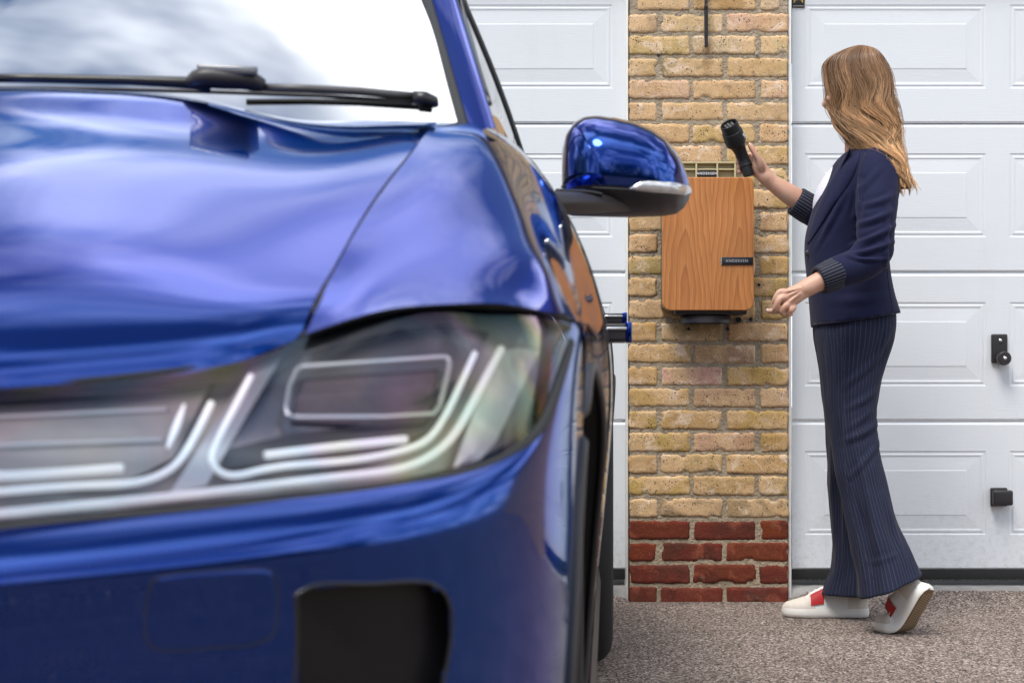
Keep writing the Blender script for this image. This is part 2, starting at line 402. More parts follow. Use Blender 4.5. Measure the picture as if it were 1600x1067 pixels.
def brick_mesh(w_, h_, seed, rough=1.0, cant=0):
    nu, nv = max(8, int(w_ / 0.0045)), 9
    V = []; F = []
    def nz(x, z, s, k): return mnoise.noise(Vector((x * s + seed * 7.31, z * s + k * 13.7, seed * 1.7)))
    us = [-1 + 2 * (0.5 - 0.5 * math.cos(math.pi * (i / (nu - 1))) * .25 + (i / (nu - 1) - .5) * .75) for i in range(nu)]
    us = [(-1 + 2 * i / (nu - 1)) for i in range(nu)]
    us[1] = -1 + 0.012 / w_; us[-2] = -us[1]
    vs_ = [-1, -0.86, -0.62, -0.3, 0, 0.3, 0.62, 0.86, 1]
    for i, u in enumerate(us):
        for j, v in enumerate(vs_):
            x = u * w_ / 2; z = v * h_ / 2
            eu = max(0, abs(u) * w_ / 2 - (w_ / 2 - 0.007)) / 0.007; ev = max(0, abs(v) * h_ / 2 - (h_ / 2 - 0.007)) / 0.007
            e = min(1.0, math.hypot(eu, ev))
            z += (1 if v > 0 else -1) * (ev > .5) * (nz(x, v, 38, 1) * 0.0034 + nz(x, v, 130, 2) * 0.0028) * rough
            x += (1 if u > 0 else -1) * (eu > .5) * (nz(u, z, 45, 3) * 0.0045 + nz(u, z, 150, 7) * 0.0026) * rough
            if eu > .5 and ev > .5: x *= 1 - 0.006 / w_; z *= 1 - 0.006 / h_
            y = 0.0030 * e ** 2.5 + nz(x, z, 26, 4) * 0.0012 + nz(x, z, 90, 5) * 0.0007
            chip = nz(x, z, 24, 6)
            if chip > 0.34 and e > 0.05: y += (chip - .34) * 0.022 * rough
            if cant:
                d = cant * x - (w_ / 2 - 0.034)
                if d > 0: y += d * 0.9
            V.append((x, y, z))
    F = [tuple(reversed(f)) for f in grid_faces(nu, 9)]
    ring = [i * 9 for i in range(nu)] + [(nu - 1) * 9 + j for j in range(1, 9)] + [i * 9 + 8 for i in range(nu - 2, -1, -1)] + [j for j in range(7, 0, -1)]
    o = len(V); n = len(ring)
    for r_ in ring: V.append((V[r_][0] * .995, 0.05, V[r_][2] * .99))
    for k in range(n): F.append((ring[k], ring[(k + 1) % n], o + (k + 1) % n, o + k))
    me = mesh_from('brick', V, F)
    bm = bmesh.new(); bm.from_mesh(me); bmesh.ops.recalc_face_normals(bm, faces=bm.faces); bm.to_mesh(me); bm.free()
    return me

BUFF = [(0.60, 0.415, 0.215), (0.55, 0.37, 0.165), (0.58, 0.385, 0.23), (0.50, 0.335, 0.135), (0.62, 0.44, 0.26), (0.57, 0.36, 0.20), (0.52, 0.365, 0.15)]
YEL = (0.50, 0.33, 0.105); PINK = (0.575, 0.375, 0.26); PALE = (0.64, 0.49, 0.32); DULL = (0.36, 0.26, 0.145); GREY = (0.42, 0.31, 0.19)
fixed = {(0, 0): PALE, (0, 1): (.62, .46, .31), (0, 2): (.60, .42, .24), (1, 0): (.53, .36, .17), (1, 1): (.62, .45, .29), (1, 2): (.62, .47, .27), (2, 0): (.55, .41, .20), (2, 1): DULL, (2, 2): (.6, .43, .22),
         (3, 0): (.60, .44, .27), (3, 1): (.55, .37, .20), (4, 1): (.53, .38, .18), (4, 2): (.58, .40, .25), (8, 2): (.52, .34, .14), (11, 2): YEL, (12, 2): (.50, .32, .12), (13, 2): YEL, (13, 0): PINK,
         (14, 0): YEL, (14, 1): DULL, (15, 1): PINK, (16, 0): YEL, (16, 1): PINK, (17, 0): (.55, .37, .14), (17, 1): (.56, .34, .22), (18, 1): (.55, .37, .18), (18, 2): YEL, (19, 2): (.50, .32, .13), (20, 2): (.52, .35, .14), (20, 1): (.52, .36, .21),
         (21, 0): (.52, .36, .15), (21, 1): (.50, .34, .18), (22, 0): GREY, (22, 1): (.37, .26, .16), (22, 2): GREY}
REDS = [(0.26, 0.065, 0.035), (0.21, 0.06, 0.04), (0.32, 0.075, 0.03), (0.33, 0.075, 0.03), (0.17, 0.06, 0.042), (0.30, 0.08, 0.04), (0.22, 0.07, 0.05), (0.27, 0.075, 0.04), (0.17, 0.06, 0.045), (0.30, 0.09, 0.055), (0.29, 0.085, 0.055), (0.17, 0.085, 0.07)]
rowA = [(983.2, 1026.5), (1033.5, 1129), (1136, 1231.6)]; rowB = [(983.2, 1078), (1084, 1180), (1188, 1231.4)]
kk = 0
for r_ in range(-9, 27):
    yt = 22.0 + r_ * 34.42; yb = yt + 29.0
    if r_ == 26: yb = 943
    for k, (a, b_) in enumerate(rowA if r_ % 2 == 0 else rowB):
        red = r_ >= 23
        ja = random.uniform(-1.0, 1.0) if k > 0 else 0; jb = random.uniform(-1.0, 1.0) if k < 2 else 0
        a_, bb = a + ja, b_ + jb; jy = random.uniform(-0.8, 0.8)
        w_ = (bb - a_) * S; h_ = (yb - yt + random.uniform(-1, .6)) * S
        cant = 0
        if r_ == -1: cant = -1 if k == 0 else (1 if k == 2 else 0)
        me = brick_mesh(w_, h_, kk * 1.37 + 3, 0.55 if r_ == 26 else (0.9 if red else 1.15), cant)
        o = link('brick', me, M['brick_red'] if red else M['brick'], pillar, (WX((a_ + bb) / 2) - pillar.location.x, random.uniform(-0.0012, 0.0012), WZ((yt + yb) / 2 + jy)), (random.uniform(-.004, .004), random.uniform(-.006, .006), random.uniform(-.004, .004)))
        if red: c = tuple(x * .62 for x in REDS[(r_ - 23) * 3 + k])
        else:
            c = fixed.get((r_, k), random.choice(BUFF))
            tgt = (.62, .42, .215); jj = random.choice(((1, 1, 1), (1.04, .97, 1.12), (1.06, 1.06, 1.1), (.92, .88, .78), (1.0, 1.0, .85), (.82, .80, .78))); c = tuple(max(0, (.85 * x + .15 * y_) * (1 + .10 * (random.random() - .4)) * j_) for x, y_, j_ in zip(c, tgt, jj))
        o.color = tuple(c) + (1,); kk += 1
# drill holes, plugs and mortar snots in the pillar face
def disc(px, py, r, Y, depth=0.002, seg=14, jag=0.0):
    c = P(px, py, Y); V = [(c.x, c.y - depth, c.z)]
    for k in range(seg):
        rr = r * (1 + random.uniform(-jag, jag)); V.append((c.x + rr * math.cos(2 * math.pi * k / seg), c.y, c.z + rr * math.sin(2 * math.pi * k / seg)))
    return V, [(0, 1 + (k + 1) % seg, 1 + k) for k in range(seg)]
for (hx, hy, hr) in ((1029, 87, .006), (1076, 514, .0055), (1137, 514, .0055), (1154, 500, .010), (1173, 499, .007), (1186, 445, .006)):
    V, F = disc(hx, hy, hr, YW - 0.004, 0.0005, jag=.12)
    V = [(v[0] - pillar.location.x, v[1] - YW, v[2]) for v in V]
    link('drill_hole', mesh_from('drill_hole', V, F), M['rubber'], pillar)
V, F = disc(1183, 85, .007, YW - 0.002, 0.006, jag=.3)
link('broken_wall_plug', mesh_from('broken_wall_plug', [(v[0] - pillar.location.x, v[1] - YW, v[2]) for v in V], F), simple('plug', (0.35, 0.3, 0.26), 0.7, vary=.8, vscale=200), pillar)

# ---- twisted iron rod hanging on the pillar
def iron_rod():
    V = []; n = 60; c0 = P(1103, -40, YW - .018); c1 = P(1103.5, 74, YW - .018)
    for i in range(n):
        f = i / (n - 1); z = c0.z + (c1.z - c0.z) * f; x = c0.x + (c1.x - c0.x) * f
        py = -40 + 114 * f; tw = 0.8 * math.sin(max(0, (16 - py)) / 8) if py < 16 else 0
        rad = 0.0085 if py < 60 else 0.0078
        for k in range(4):
            an = tw * 2 + math.pi / 4 + k * math.pi / 2
            V.append((x + rad * math.cos(an) * (1 if py > 16 else .8), c0.y + rad * math.sin(an), z))
    F = grid_faces(n, 4, 0, True) + [(0, 1, 2, 3), tuple((n - 1) * 4 + k for k in (3, 2, 1, 0))]
    o = empty('iron_bracket', (c0.x, YW, c1.z)); tag(o, 'thin twisted black iron rod hanging down the top of the brick pillar', 'iron rod')
    W = [(v[0] - c0.x, v[1] - YW, v[2] - c1.z) for v in V]
    r_ = link('rod', mesh_from('rod', W, F, smooth=False), M['iron'], o)
    link('wall_fixing', box_mesh('wall_fixing', -.006, .006, -.018, .02, .19, .205, .002), M['iron'], o)
iron_rod()
# ---- garage doors (sections with pressed panels)
PIT = 232.2 * YD / FPX; ZB = WZ(889.5, YD)
def door_section(name, w_, h_, margin, pw, gap, ncol):
    """x 0..w_, z 0..h_, face y=0, pressed raised panels"""
    V = []; F = []
    top = h_ - 0.102; bot = h_ - 0.102 - 0.288     # panel rows
    xs = [0.0]
    for c in range(ncol):
        xs += [margin + c * (pw + gap), margin + c * (pw + gap) + pw]
    xs.append(w_)
    zs = [0.0, 0.006, bot, top, h_ - 0.012, h_]
    def vid(p): V.append(p); return len(V) - 1
    def yz(z): return 0.007 if z in (0.0,) else (0.010 if z == h_ else (0.0))
    g = {}
    for i, x in enumerate(xs):
        for j, z in enumerate(zs): g[i, j] = vid((x, yz(z), z))
    for i in range(len(xs) - 1):
        for j in range(len(zs) - 1):
            if j == 2 and i % 2 == 1:
                prof = [(0, 0), (.003, .0045), (.0085, .0055), (.0115, .0012), (.0165, .0012), (.0195, .0048), (.024, .0052), (.066, -.0005), (.068, -.0032), (.072, -.0036)]
                x0, x1, z0, z1 = xs[i], xs[i + 1], zs[j], zs[j + 1]
                prev = [g[i, j], g[i + 1, j], g[i + 1, j + 1], g[i, j + 1]]
                for (ins, dep) in [(a_, b_ * .42) for a_, b_ in prof[1:]]:
                    cur = [vid((x0 + ins, dep, z0 + ins)), vid((x1 - ins, dep, z0 + ins)), vid((x1 - ins, dep, z1 - ins)), vid((x0 + ins, dep, z1 - ins))]
                    for k in range(4): F.append((prev[k], prev[(k + 1) % 4], cur[(k + 1) % 4], cur[k]))
                    prev = cur
                F.append(tuple(prev))
            else: F.append((g[i, j], g[i + 1, j], g[i + 1, j + 1], g[i, j + 1]))
    # rear lips at top and bottom
    n = len(xs)
    lo = [vid((x, .04, 0)) for x in (xs[0], xs[-1])]; hi = [vid((x, .04, h_)) for x in (xs[0], xs[-1])]
    F.append((lo[0], lo[1]) + tuple(g[i, 0] for i in range(n - 1, -1, -1)))
    F.append((hi[1], hi[0]) + tuple(g[i, len(zs) - 1] for i in range(n)))
    return mesh_from(name, V, F, smooth=False)
DW = 2.125
sec_me = door_section('door_panel', DW, PIT - 0.0025, 0.044, 0.6235, 0.0813, 3)
sec_me.materials.append(M['door'])
def garage_door(x0, label):
    d = empty('garage_door', (x0, YD, ZB)); tag(d, label, 'garage door', 'white sectional garage doors')
    for k in range(4):
        link('door_panel', sec_me, None, d, (0, 0, k * PIT + (0.001)))
    link('bottom_seal', box_mesh('bottom_seal', 0, DW, 0.004, 0.04, -0.034, -0.001, .003), M['rubber'], d)
    return d
XR0 = WX(1237.5, YD); XL0 = WX(979.0, YD) - DW
doorR = garage_door(XR0, 'white panelled garage door behind the standing woman')
doorL = garage_door(XL0, 'white panelled garage door behind the blue car')
# frames / jambs
def jamb(x0, x1, label, nm='door_jamb'):
    o = link(nm, box_mesh(nm, x0, x1, YW + 0.012, YD + 0.05, 0.0, 2.16, .002), M['white_trim'])
    tag(o, label, 'door jamb'); return o
jamb(WX(1232.6), WX(1236.8, YW + .012), 'narrow white jamb along the right edge of the brick pillar')
jamb(WX(978.5, YW + .02), WX(982.2), 'narrow white jamb along the left edge of the brick pillar')
# tarmac ramp up to the doors and rough concrete thresholds
def ramp_and_threshold(x0, x1, edge, label):
    V = []; n = 160
    for i in range(n):
        x = x0 + (x1 - x0) * i / (n - 1); e = min(1, abs(x - edge) / .10) ** .6
        w0 = mnoise.noise(Vector((x * 6, 1, 0))) * .02; w1 = mnoise.noise(Vector((x * 22, 9, 0))) * .012 + mnoise.noise(Vector((x * 70, 4, 0))) * .005
        for k in range(8):
            f = k / 7; y = 5.98 + w0 * (1 - f) + (.335 + w1) * f
            V.append((x, y, .0012 + (.036 * e) * f ** 1.4 + mnoise.noise(Vector((x * 12, y * 12, 0))) * .0016 * f - (.004 if k == 0 else 0)))
    o = struct(link('ramp', mesh_from('ramp', V, grid_faces(n, 8)), M['ground']))
    V = []
    for i in range(n):
        x = x0 + (x1 - x0) * i / (n - 1); a_ = mnoise.noise(Vector((x * 9, 3, 0))) * .006 + mnoise.noise(Vector((x * 40, 5, 0))) * .004
        V += [(x, 6.29 + a_, .010), (x, 6.305 + a_, .040 + a_ * .5), (x, 6.33, .045 + a_ * .6), (x, 6.50, .048)]
    o = link('threshold', mesh_from('threshold', V, grid_faces(n, 4)), M['concrete']); tag(o, label, 'threshold')
ramp_and_threshold(WX(1233.5, YW), WX(1236, YW) + 2.3, WX(1233, YW), 'rough concrete threshold under the garage door on the right')
ramp_and_threshold(WX(981, YW) - 2.3, WX(981.5, YW), WX(982, YW), 'rough concrete threshold under the garage door behind the car')
# door furniture
def door_handle():
    c = P(1561, 547, YD - .004); h = empty('door_lock', (c.x, YD, c.z)); tag(h, 'black lock plate with round knob on the right garage door', 'door lock')
    q = YD / FPX
    link('backplate', box_mesh('backplate', -12.5 * q, 12.5 * q, -.014, .0, -20 * q, 25 * q, .006, 3), M['black_plastic'], h)
    V, F = lathe([(0.0001, -.055), (.020, -.055), (.0235, -.051), (.0245, -.040), (.0235, -.022), (.017, -.014)], 28)
    k = link('knob', mesh_from('knob', V, F), M['black_plastic'], h, (3.0 * q, 0, -13 * q)); auto_smooth(k)
    V, F = lathe([(0.0001, -.058), (.006, -.058), (.007, -.0545)], 16)
    link('keyhole_plug', mesh_from('keyhole_plug', V, F), M['chrome'], h, (3.0 * q, 0, -13 * q))
    V, F = lathe([(0.0001, -.018), (.006, -.018), (.0065, -.013)], 16)
    link('lock_barrel', mesh_from('lock_barrel', V, F), M['chrome'], h, (0.5 * q, 0, 15 * q))
    c = P(1562, 776, YD - .004); h = empty('pull_handle', (c.x, YD, c.z)); tag(h, 'square black pull handle low on the right garage door', 'door handle')
    link('backplate', box_mesh('backplate', -15 * q, 11 * q, -.018, .0, -14.5 * q, 14.5 * q, .006, 3), M['black_plastic'], h)
    link('grip', box_mesh('grip', -14 * q, 16.5 * q, -.045, -.019, -12.5 * q, 11 * q, .008, 3), M['black_plastic'], h)
door_handle()
# maker plate at the top corner of the right door
def maker_plate():
    q = YD / FPX; c = P(1247.3, 0, YD - .003); h = empty('maker_plate', (c.x, YD, c.z)); tag(h, 'small black plate with yellow emblem in the top corner of the right door', 'plate')
    link('plate', box_mesh('plate', -10 * q, 10 * q, -.005, 0, -12.5 * q, 14 * q, .001), M['black_satin'], h)
    gold = simple('gold_print', (0.55, 0.34, 0.05), 0.5); pale = simple('pale_print', (0.35, 0.32, 0.28), 0.5)
    def quad(pts, nm, m_): 
        link(nm, mesh_from(nm, [(x * q, -.0062, z * q) for x, z in pts] + [(x * q, -.0045, z * q) for x, z in pts], [(0, 1, 2, 3), (0, 4, 5, 1), (1, 5, 6, 2), (2, 6, 7, 3), (3, 7, 4, 0)], smooth=False), m_, h)
    quad([(-7.2, -6), (-4.8, -3.2), (-4.2, 11), (-7.2, 11)], 'emblem', gold); quad([(7.2, -6), (7.2, 11), (4.2, 11), (4.8, -3.2)], 'emblem', gold)
    quad([(-3.2, -1.8), (-1.4, -.6), (-1.4, 11), (-3.2, 11)], 'emblem', gold); quad([(1.4, -.6), (3.2, -1.8), (3.2, 11), (1.4, 11)], 'emblem', gold)
    for i in range(8): quad([(-8.5 + i * 2.15, -11), (-7.0 + i * 2.15, -11), (-7.0 + i * 2.15, -9.2), (-8.5 + i * 2.15, -9.2)], 'lettering', pale)
maker_plate()
# masonry above and beside the doors (outside the frame, seen in the car's paint)
def mat_far_brick():
    m, t, b = material('garage_brickwork'); g = N(t, 'ShaderNodeNewGeometry')
    bt = N(t, 'ShaderNodeTexBrick'); v = mapping(t, g.outputs['Position'], (1, 1, 1), (0, 0, 0), (R(90), 0, 0)); lk(t, v, bt.inputs['Vector'])
    bt.inputs['Color1'].default_value = (.55, .37, .19, 1); bt.inputs['Color2'].default_value = (.48, .31, .15, 1); bt.inputs['Mortar'].default_value = (.34, .29, .22, 1)
    bt.inputs['Scale'].default_value = 1; bt.inputs['Brick Width'].default_value = .225; bt.inputs['Row Height'].default_value = .075; bt.inputs['Mortar Size'].default_value = .006
    lk(t, bt.outputs[0], b.inputs['Base Color']); b.inputs['Roughness'].default_value = .9
    bump(t, b, mth(t, 'SUBTRACT', 1, bt.outputs['Fac']), .8, .006); return m
fb = mat_far_brick()
gw = empty('garage_wall', (0, YW, 0)); tag(gw, 'buff brick garage wall over and beside the doors', 'wall')
link('head_course', box_mesh('head_course', -7, 9, .03, .4, 2.17, 2.66), fb, gw)
link('wall_side', box_mesh('wall_side', XR0 + DW + .01, 9, .03, .4, -.05, 2.168), fb, gw)
link('wall_side', box_mesh('wall_side', -7, XL0 - .01, .03, .4, -.05, 2.168), fb, gw)
link('fascia_board', box_mesh('fascia_board', -7.1, 9.1, -.12, .5, 2.665, 2.86, .004), simple('fascia', (.10, .085, .08), .5), gw)
link('roof', box_mesh('roof', -7.1, 9.1, .0, 6.0, 2.864, 2.92), simple('felt', (.08, .08, .085), .9), gw)

# far-off trees behind the viewer: one dark mass, seen only as reflections in the paint
def tree_line():
    rg = np.random.default_rng(3); V = []; F = []
    cl = []
    for i in range(56):
        x = -30 + 60 * i / 55 + rg.normal() * .6; y = -15 - 4 * rg.random() - abs(x) * .05; h_ = 2.4 + 2.0 * rg.random()
        if -2 < x < 3: h_ *= .75
        if 3 < x < 8: h_ += 2.0
        for k in range(38):
            a = rg.random() * 6.28; r_ = 1.7 * math.sqrt(rg.random()); zc = h_ * (.04 + .94 * rg.random()); r_ *= (1.15 - abs(zc / h_ - .5))
            cl.append((x + r_ * math.cos(a), y + r_ * math.sin(a) * .7, zc, .45 + .4 * rg.random()))
    for cx_, cy_, cz_, cr in cl:
        for k in range(26):
            d = rg.normal(size=3); d /= np.linalg.norm(d); p = np.array([cx_, cy_, cz_]) + d * cr * rg.random() ** .4
            e1 = rg.normal(size=3); e1 /= np.linalg.norm(e1); e2 = np.cross(e1, rg.normal(size=3)); e2 /= np.linalg.norm(e2); s_ = .10 + .10 * rg.random(); o = len(V)
            V += [p - e1 * s_, p + e2 * s_ * .6, p + e1 * s_, p - e2 * s_ * .6]; F.append((o, o + 1, o + 2, o + 3))
    o = link('tree_line', mesh_from('tree_line', V, F, smooth=False), simple('foliage', (.045, .07, .025), .7, vary=.5, vscale=1.5))
    tag(o, 'dark line of trees mirrored in the blue car paint', 'trees'); o['kind'] = 'stuff'
tree_line()

# fallen leaves and crumbs of mortar at the foot of the pillar
leafm = simple('dry_leaf', (.20, .12, .05), .8, vary=.4, vscale=60)
for i, (lx_, ly_, lz_, ls_, lab) in enumerate(((1.00, 6.235, .030, .012, 'small dry leaf on the ground at the right foot of the pillar'), (1.30, 6.06, .012, .009, 'tiny dry leaf on the ramp in front of the right garage door'))):
    V = []; a0 = random.random() * 6
    for k in range(9):
        an = 2 * math.pi * k / 9; r_ = ls_ * (1 + .5 * math.cos(an)) ; V.append((r_ * math.cos(an + a0), .7 * r_ * math.sin(an + a0), .003 * math.cos(2 * an)))
    o = link('leaf', mesh_from('leaf', V + [(v[0], v[1], v[2] + .0012) for v in V], [tuple(range(8, -1, -1)), tuple(range(9, 18))] + [(k, (k + 1) % 9, 9 + (k + 1) % 9, 9 + k) for k in range(9)], smooth=False), leafm, None, (lx_, ly_, lz_ + .006)); tag(o, lab, 'leaf', 'fallen leaves')
# ================================================================== CAR
TH = R(3.0); CO = Vector((-0.865, 1.30, 0))
car = empty('electric_car', CO, -TH)
tag(car, 'metallic blue electric car parked nose-out in front of the garage', 'car')
ct, st_ = math.cos(TH), math.sin(TH)
def W2L(p):
    dx, dy = p[0] - CO.x, p[1] - CO.y
    return Vector((dx * ct - dy * st_, dx * st_ + dy * ct, p[2]))
def L2W(p):
    return Vector((CO.x + p[0] * ct + p[1] * st_, CO.y - p[0] * st_ + p[1] * ct, p[2]))
def C(px, py, Y): return W2L(P(px, py, Y))
def Lx(x, y, z): return Vector((x, y, z))
WHY, WHZ, AR = 0.95, 0.372, 0.388     # front wheel, arch radius
RWY = 3.66

def surf(name, A, mat, parent=car, mirror=True, keep=None, flip=False, uv=False):
    nu, nv, _ = A.shape
    V = [Vector(p) for p in A.reshape(-1, 3)]; F = grid_faces(nu, nv)
    if keep is not None:
        F = [f for f in F if keep(sum((V[i] for i in f), Vector()) / 4)]
    if flip: F = [tuple(reversed(f)) for f in F]
    if mirror:
        o = len(V); V = V + [Vector((-v.x, v.y, v.z)) for v in V]; F = F + [tuple(i + o for i in reversed(f)) for f in F]
    me = mesh_from(name, V, F)
    bm = bmesh.new(); bm.from_mesh(me)
    if mirror: bmesh.ops.remove_doubles(bm, verts=bm.verts, dist=1e-5)
    loose = [v for v in bm.verts if not v.link_faces]; bmesh.ops.delete(bm, geom=loose, context='VERTS')
    bm.to_mesh(me); bm.free()
    me.polygons.foreach_set('use_smooth', np.full(len(me.polygons), True, dtype=bool))
    return link(name, me, mat, parent)
def bvh_of(A):
    nu, nv, _ = A.shape
    return BVHTree.FromPolygons([L2W(p) for p in A.reshape(-1, 3)], grid_faces(nu, nv))
def hit(bv, px, py, off=0.0):
    """point of a car surface seen at a photo pixel, in car space; off = metres nearer to the viewer along the normal"""
    o = Vector((0, 0, HC)); d = (P(px, py, 1.0) - o).normalized()
    h = bv.ray_cast(o, d)
    if h[0] is None: return None
    n = h[1]
    if n.dot(d) > 0: n = -n
    return W2L(h[0] + n * off)
def strip(bv, pts, rad, n=40, off=0.003, sides=8, flat=1.0, poly=False):
    a = np.array([(p[0], p[1], 0) for p in pts], float)
    if poly:
        tt = chord(a); te = np.linspace(0, 1, n); c = np.stack([np.interp(te, tt, a[:, i]) for i in range(3)], 1)
    else: c = curve(a, n) if len(pts) > 2 else np.array([a[0] + (a[1] - a[0]) * i / (n - 1) for i in range(n)])
    q = [hit(bv, x, y, off) for x, y, _ in c]; q = [p for p in q if p is not None]
    return tube(q, rad, sides, flat)

# ---- bonnet
cut = [C(473, 521, 1.622), C(505, 445, 1.72), C(569, 332, 1.95), C(640, 237, 2.22), C(684, 191, 2.46)]
ts = [0, .22, .42, .58, .72, .83, .92, 1.0]
def brow(pc, y0, z0, bow, zs):
    """row from centre (0,y0,z0) to the cut point pc; bow = plan exponent; zs = extra height at ts"""
    row = []
    for t_, dz in zip(ts, zs):
        x = pc.x * t_; y = y0 + (pc.y - y0) * t_ ** bow; z = z0 + (pc.z - z0) * t_ ** 2 + dz
        row.append(Lx(x, y, z))
    return row
def lp(a, b, f): return a + (b - a) * f
def lipcurve(pts):
    q = sorted([(p.x, p.y, p.z) for p in pts]); xs_ = [p[0] for p in q]
    full = [(-p[0], p[1], p[2]) for p in reversed(q) if p[0] > 1e-6] + q
    xf = np.array([p[0] for p in full]); Mx = nspline(xf, np.array([t_ * xs_[-1] for t_ in ts]))
    r_ = Mx @ np.array(full); return [Lx(*p) for p in r_]
rows = [
    lipcurve([Lx(0, .05, .712), Lx(.25, .085, .716), C(0, 606, 1.464), C(250, 588, 1.538), C(400, 556, 1.595), C(468, 528, 1.634)]),
    lipcurve([Lx(0, .03, .722), Lx(.25, .065, .726), C(0, 592, 1.449), C(250, 573, 1.521), C(400, 540, 1.579), C(471, 515, 1.622)]),
    lipcurve([Lx(0, .045, .742), Lx(.25, .080, .748), C(10, 560, 1.463), C(256, 538, 1.537), C(408, 510, 1.597), C(482, 488, 1.648)]),
]
def mk(y0, z0, pc, zs, bow=2.2): return brow(pc, y0, z0, bow, zs)
rows.append(mk(.16, .808, lp(cut[1], cut[1], 0), [0, .003, .006, .006, .004, .002, .001, 0]))
rows.append(mk(.42, .905, lp(cut[1], cut[2], .75), [0, .004, .006, .004, .000, -.003, -.002, 0]))
rows.append(mk(.74, 1.005, lp(cut[2], cut[3], .7), [0, .004, .004, .000, -.006, -.008, -.004, 0]))
rows.append(mk(1.00, 1.090, lp(cut[3], cut[4], .60), [0, .004, .004, -.002, -.014, -.015, -.007, 0]))
rows.append(mk(1.13, 1.130, lp(cut[3], cut[4], .93), [0, .002, .003, .000, -.016, -.014, -.006, 0]))
rows.append(mk(1.17, 1.128, cut[4], [0, .0, .0, -.002, -.016, -.012, -.005, 0]))
def relax(A, n, lam=.5, flow=True):
    for _ in range(n):
        B = A.copy()
        B[1:-1, 1:-1] += lam * ((A[:-2, 1:-1] + A[2:, 1:-1] + A[1:-1, :-2] + A[1:-1, 2:]) / 4 - A[1:-1, 1:-1])
        B[1:-1, -1] += .25 * ((A[:-2, -1] + A[2:, -1]) / 2 - A[1:-1, -1]); A = B
    return A
Abon = relax(patch(rows, 120, 110), 80)
edge = Abon[:, -1] - Abon[:, -2]
surf('bonnet', Abon, M['paint'], flip=True)
bonnet_bv = bvh_of(Abon)

# ---- body side (front wing, doors, rear quarter)
G = [
    [C(477, 522, 1.624), C(600, 484, 1.67), C(700, 475, 1.712), C(790, 475, 1.765), C(862, 489, 1.86), C(892, 499, 1.945), C(913, 512, 2.03), Lx(.903, .74, .68), Lx(.893, .74, .5), Lx(.88, .74, .33)],
    [cut[1] + Vector((.004, 0, 0)), C(608, 440, 1.775), C(700, 428, 1.80), C(780, 422, 1.835), C(842, 424, 1.89), Lx(.884, .71, .835), Lx(.902, .78, .785), Lx(.906, .80, .68), Lx(.896, .80, .5), Lx(.88, .80, .33)],
    [cut[2] + Vector((.004, 0, 0)), Lx(.730, .702, .926), Lx(.774, .72, .927), Lx(.813, .735, .921), Lx(.846, .755, .902), Lx(.880, .81, .855), Lx(.903, .86, .80), Lx(.910, .87, .70), Lx(.900, .87, .5), Lx(.88, .87, .33)],
    [cut[3] + Vector((.004, 0, 0)), Lx(.722, .964, 1.0225), Lx(.749, .972, 1.023), Lx(.774, .98, 1.0185), Lx(.797, .99, 1.006), Lx(.846, 1.02, .960), Lx(.886, 1.04, .895), Lx(.914, 1.05, .775), Lx(.906, 1.05, .55), Lx(.89, 1.05, .33)],
    [cut[4] + Vector((.004, 0, 0)), Lx(.718, 1.215, 1.0925), Lx(.731, 1.22, 1.0935), Lx(.743, 1.225, 1.0925), Lx(.756, 1.23, 1.088), Lx(.803, 1.24, 1.062), Lx(.864, 1.25, .983), Lx(.920, 1.25, .825), Lx(.914, 1.25, .57), Lx(.895, 1.25, .32)],
    [Lx(.768, 1.62, 1.092), Lx(.778, 1.63, 1.096), Lx(.788, 1.64, 1.098), Lx(.797, 1.65, 1.096), Lx(.808, 1.66, 1.089), Lx(.840, 1.68, 1.050), Lx(.886, 1.7, .960), Lx(.930, 1.7, .825), Lx(.927, 1.7, .58), Lx(.900, 1.7, .30)],
    [Lx(.770, 2.5, 1.112), Lx(.779, 2.5, 1.116), Lx(.788, 2.5, 1.117), Lx(.797, 2.5, 1.115), Lx(.808, 2.5, 1.108), Lx(.842, 2.5, 1.062), Lx(.889, 2.5, .970), Lx(.932, 2.5, .835), Lx(.927, 2.5, .58), Lx(.900, 2.5, .30)],
    [Lx(.745, 3.4, 1.140), Lx(.755, 3.4, 1.143), Lx(.764, 3.4, 1.144), Lx(.773, 3.4, 1.142), Lx(.785, 3.4, 1.135), Lx(.830, 3.4, 1.080), Lx(.890, 3.4, .985), Lx(.936, 3.4, .855), Lx(.932, 3.4, .60), Lx(.900, 3.4, .32)],
    [Lx(.640, 4.2, 1.150), Lx(.652, 4.2, 1.153), Lx(.664, 4.2, 1.154), Lx(.675, 4.2, 1.152), Lx(.69, 4.2, 1.145), Lx(.75, 4.2, 1.09), Lx(.83, 4.2, 1.0), Lx(.89, 4.2, .87), Lx(.89, 4.2, .62), Lx(.86, 4.2, .36)],
    [Lx(.52, 4.56, 1.120), Lx(.535, 4.565, 1.122), Lx(.55, 4.57, 1.122), Lx(.565, 4.57, 1.118), Lx(.58, 4.57, 1.11), Lx(.65, 4.57, 1.06), Lx(.73, 4.57, .98), Lx(.80, 4.56, .86), Lx(.80, 4.54, .62), Lx(.77, 4.50, .38)],
]
Ks = [C(868, 487, 1.872), C(854, 424, 1.885), Lx(.846, .755, .902), Lx(.797, .99, 1.006), Lx(.756, 1.23, 1.088)]
G2 = []
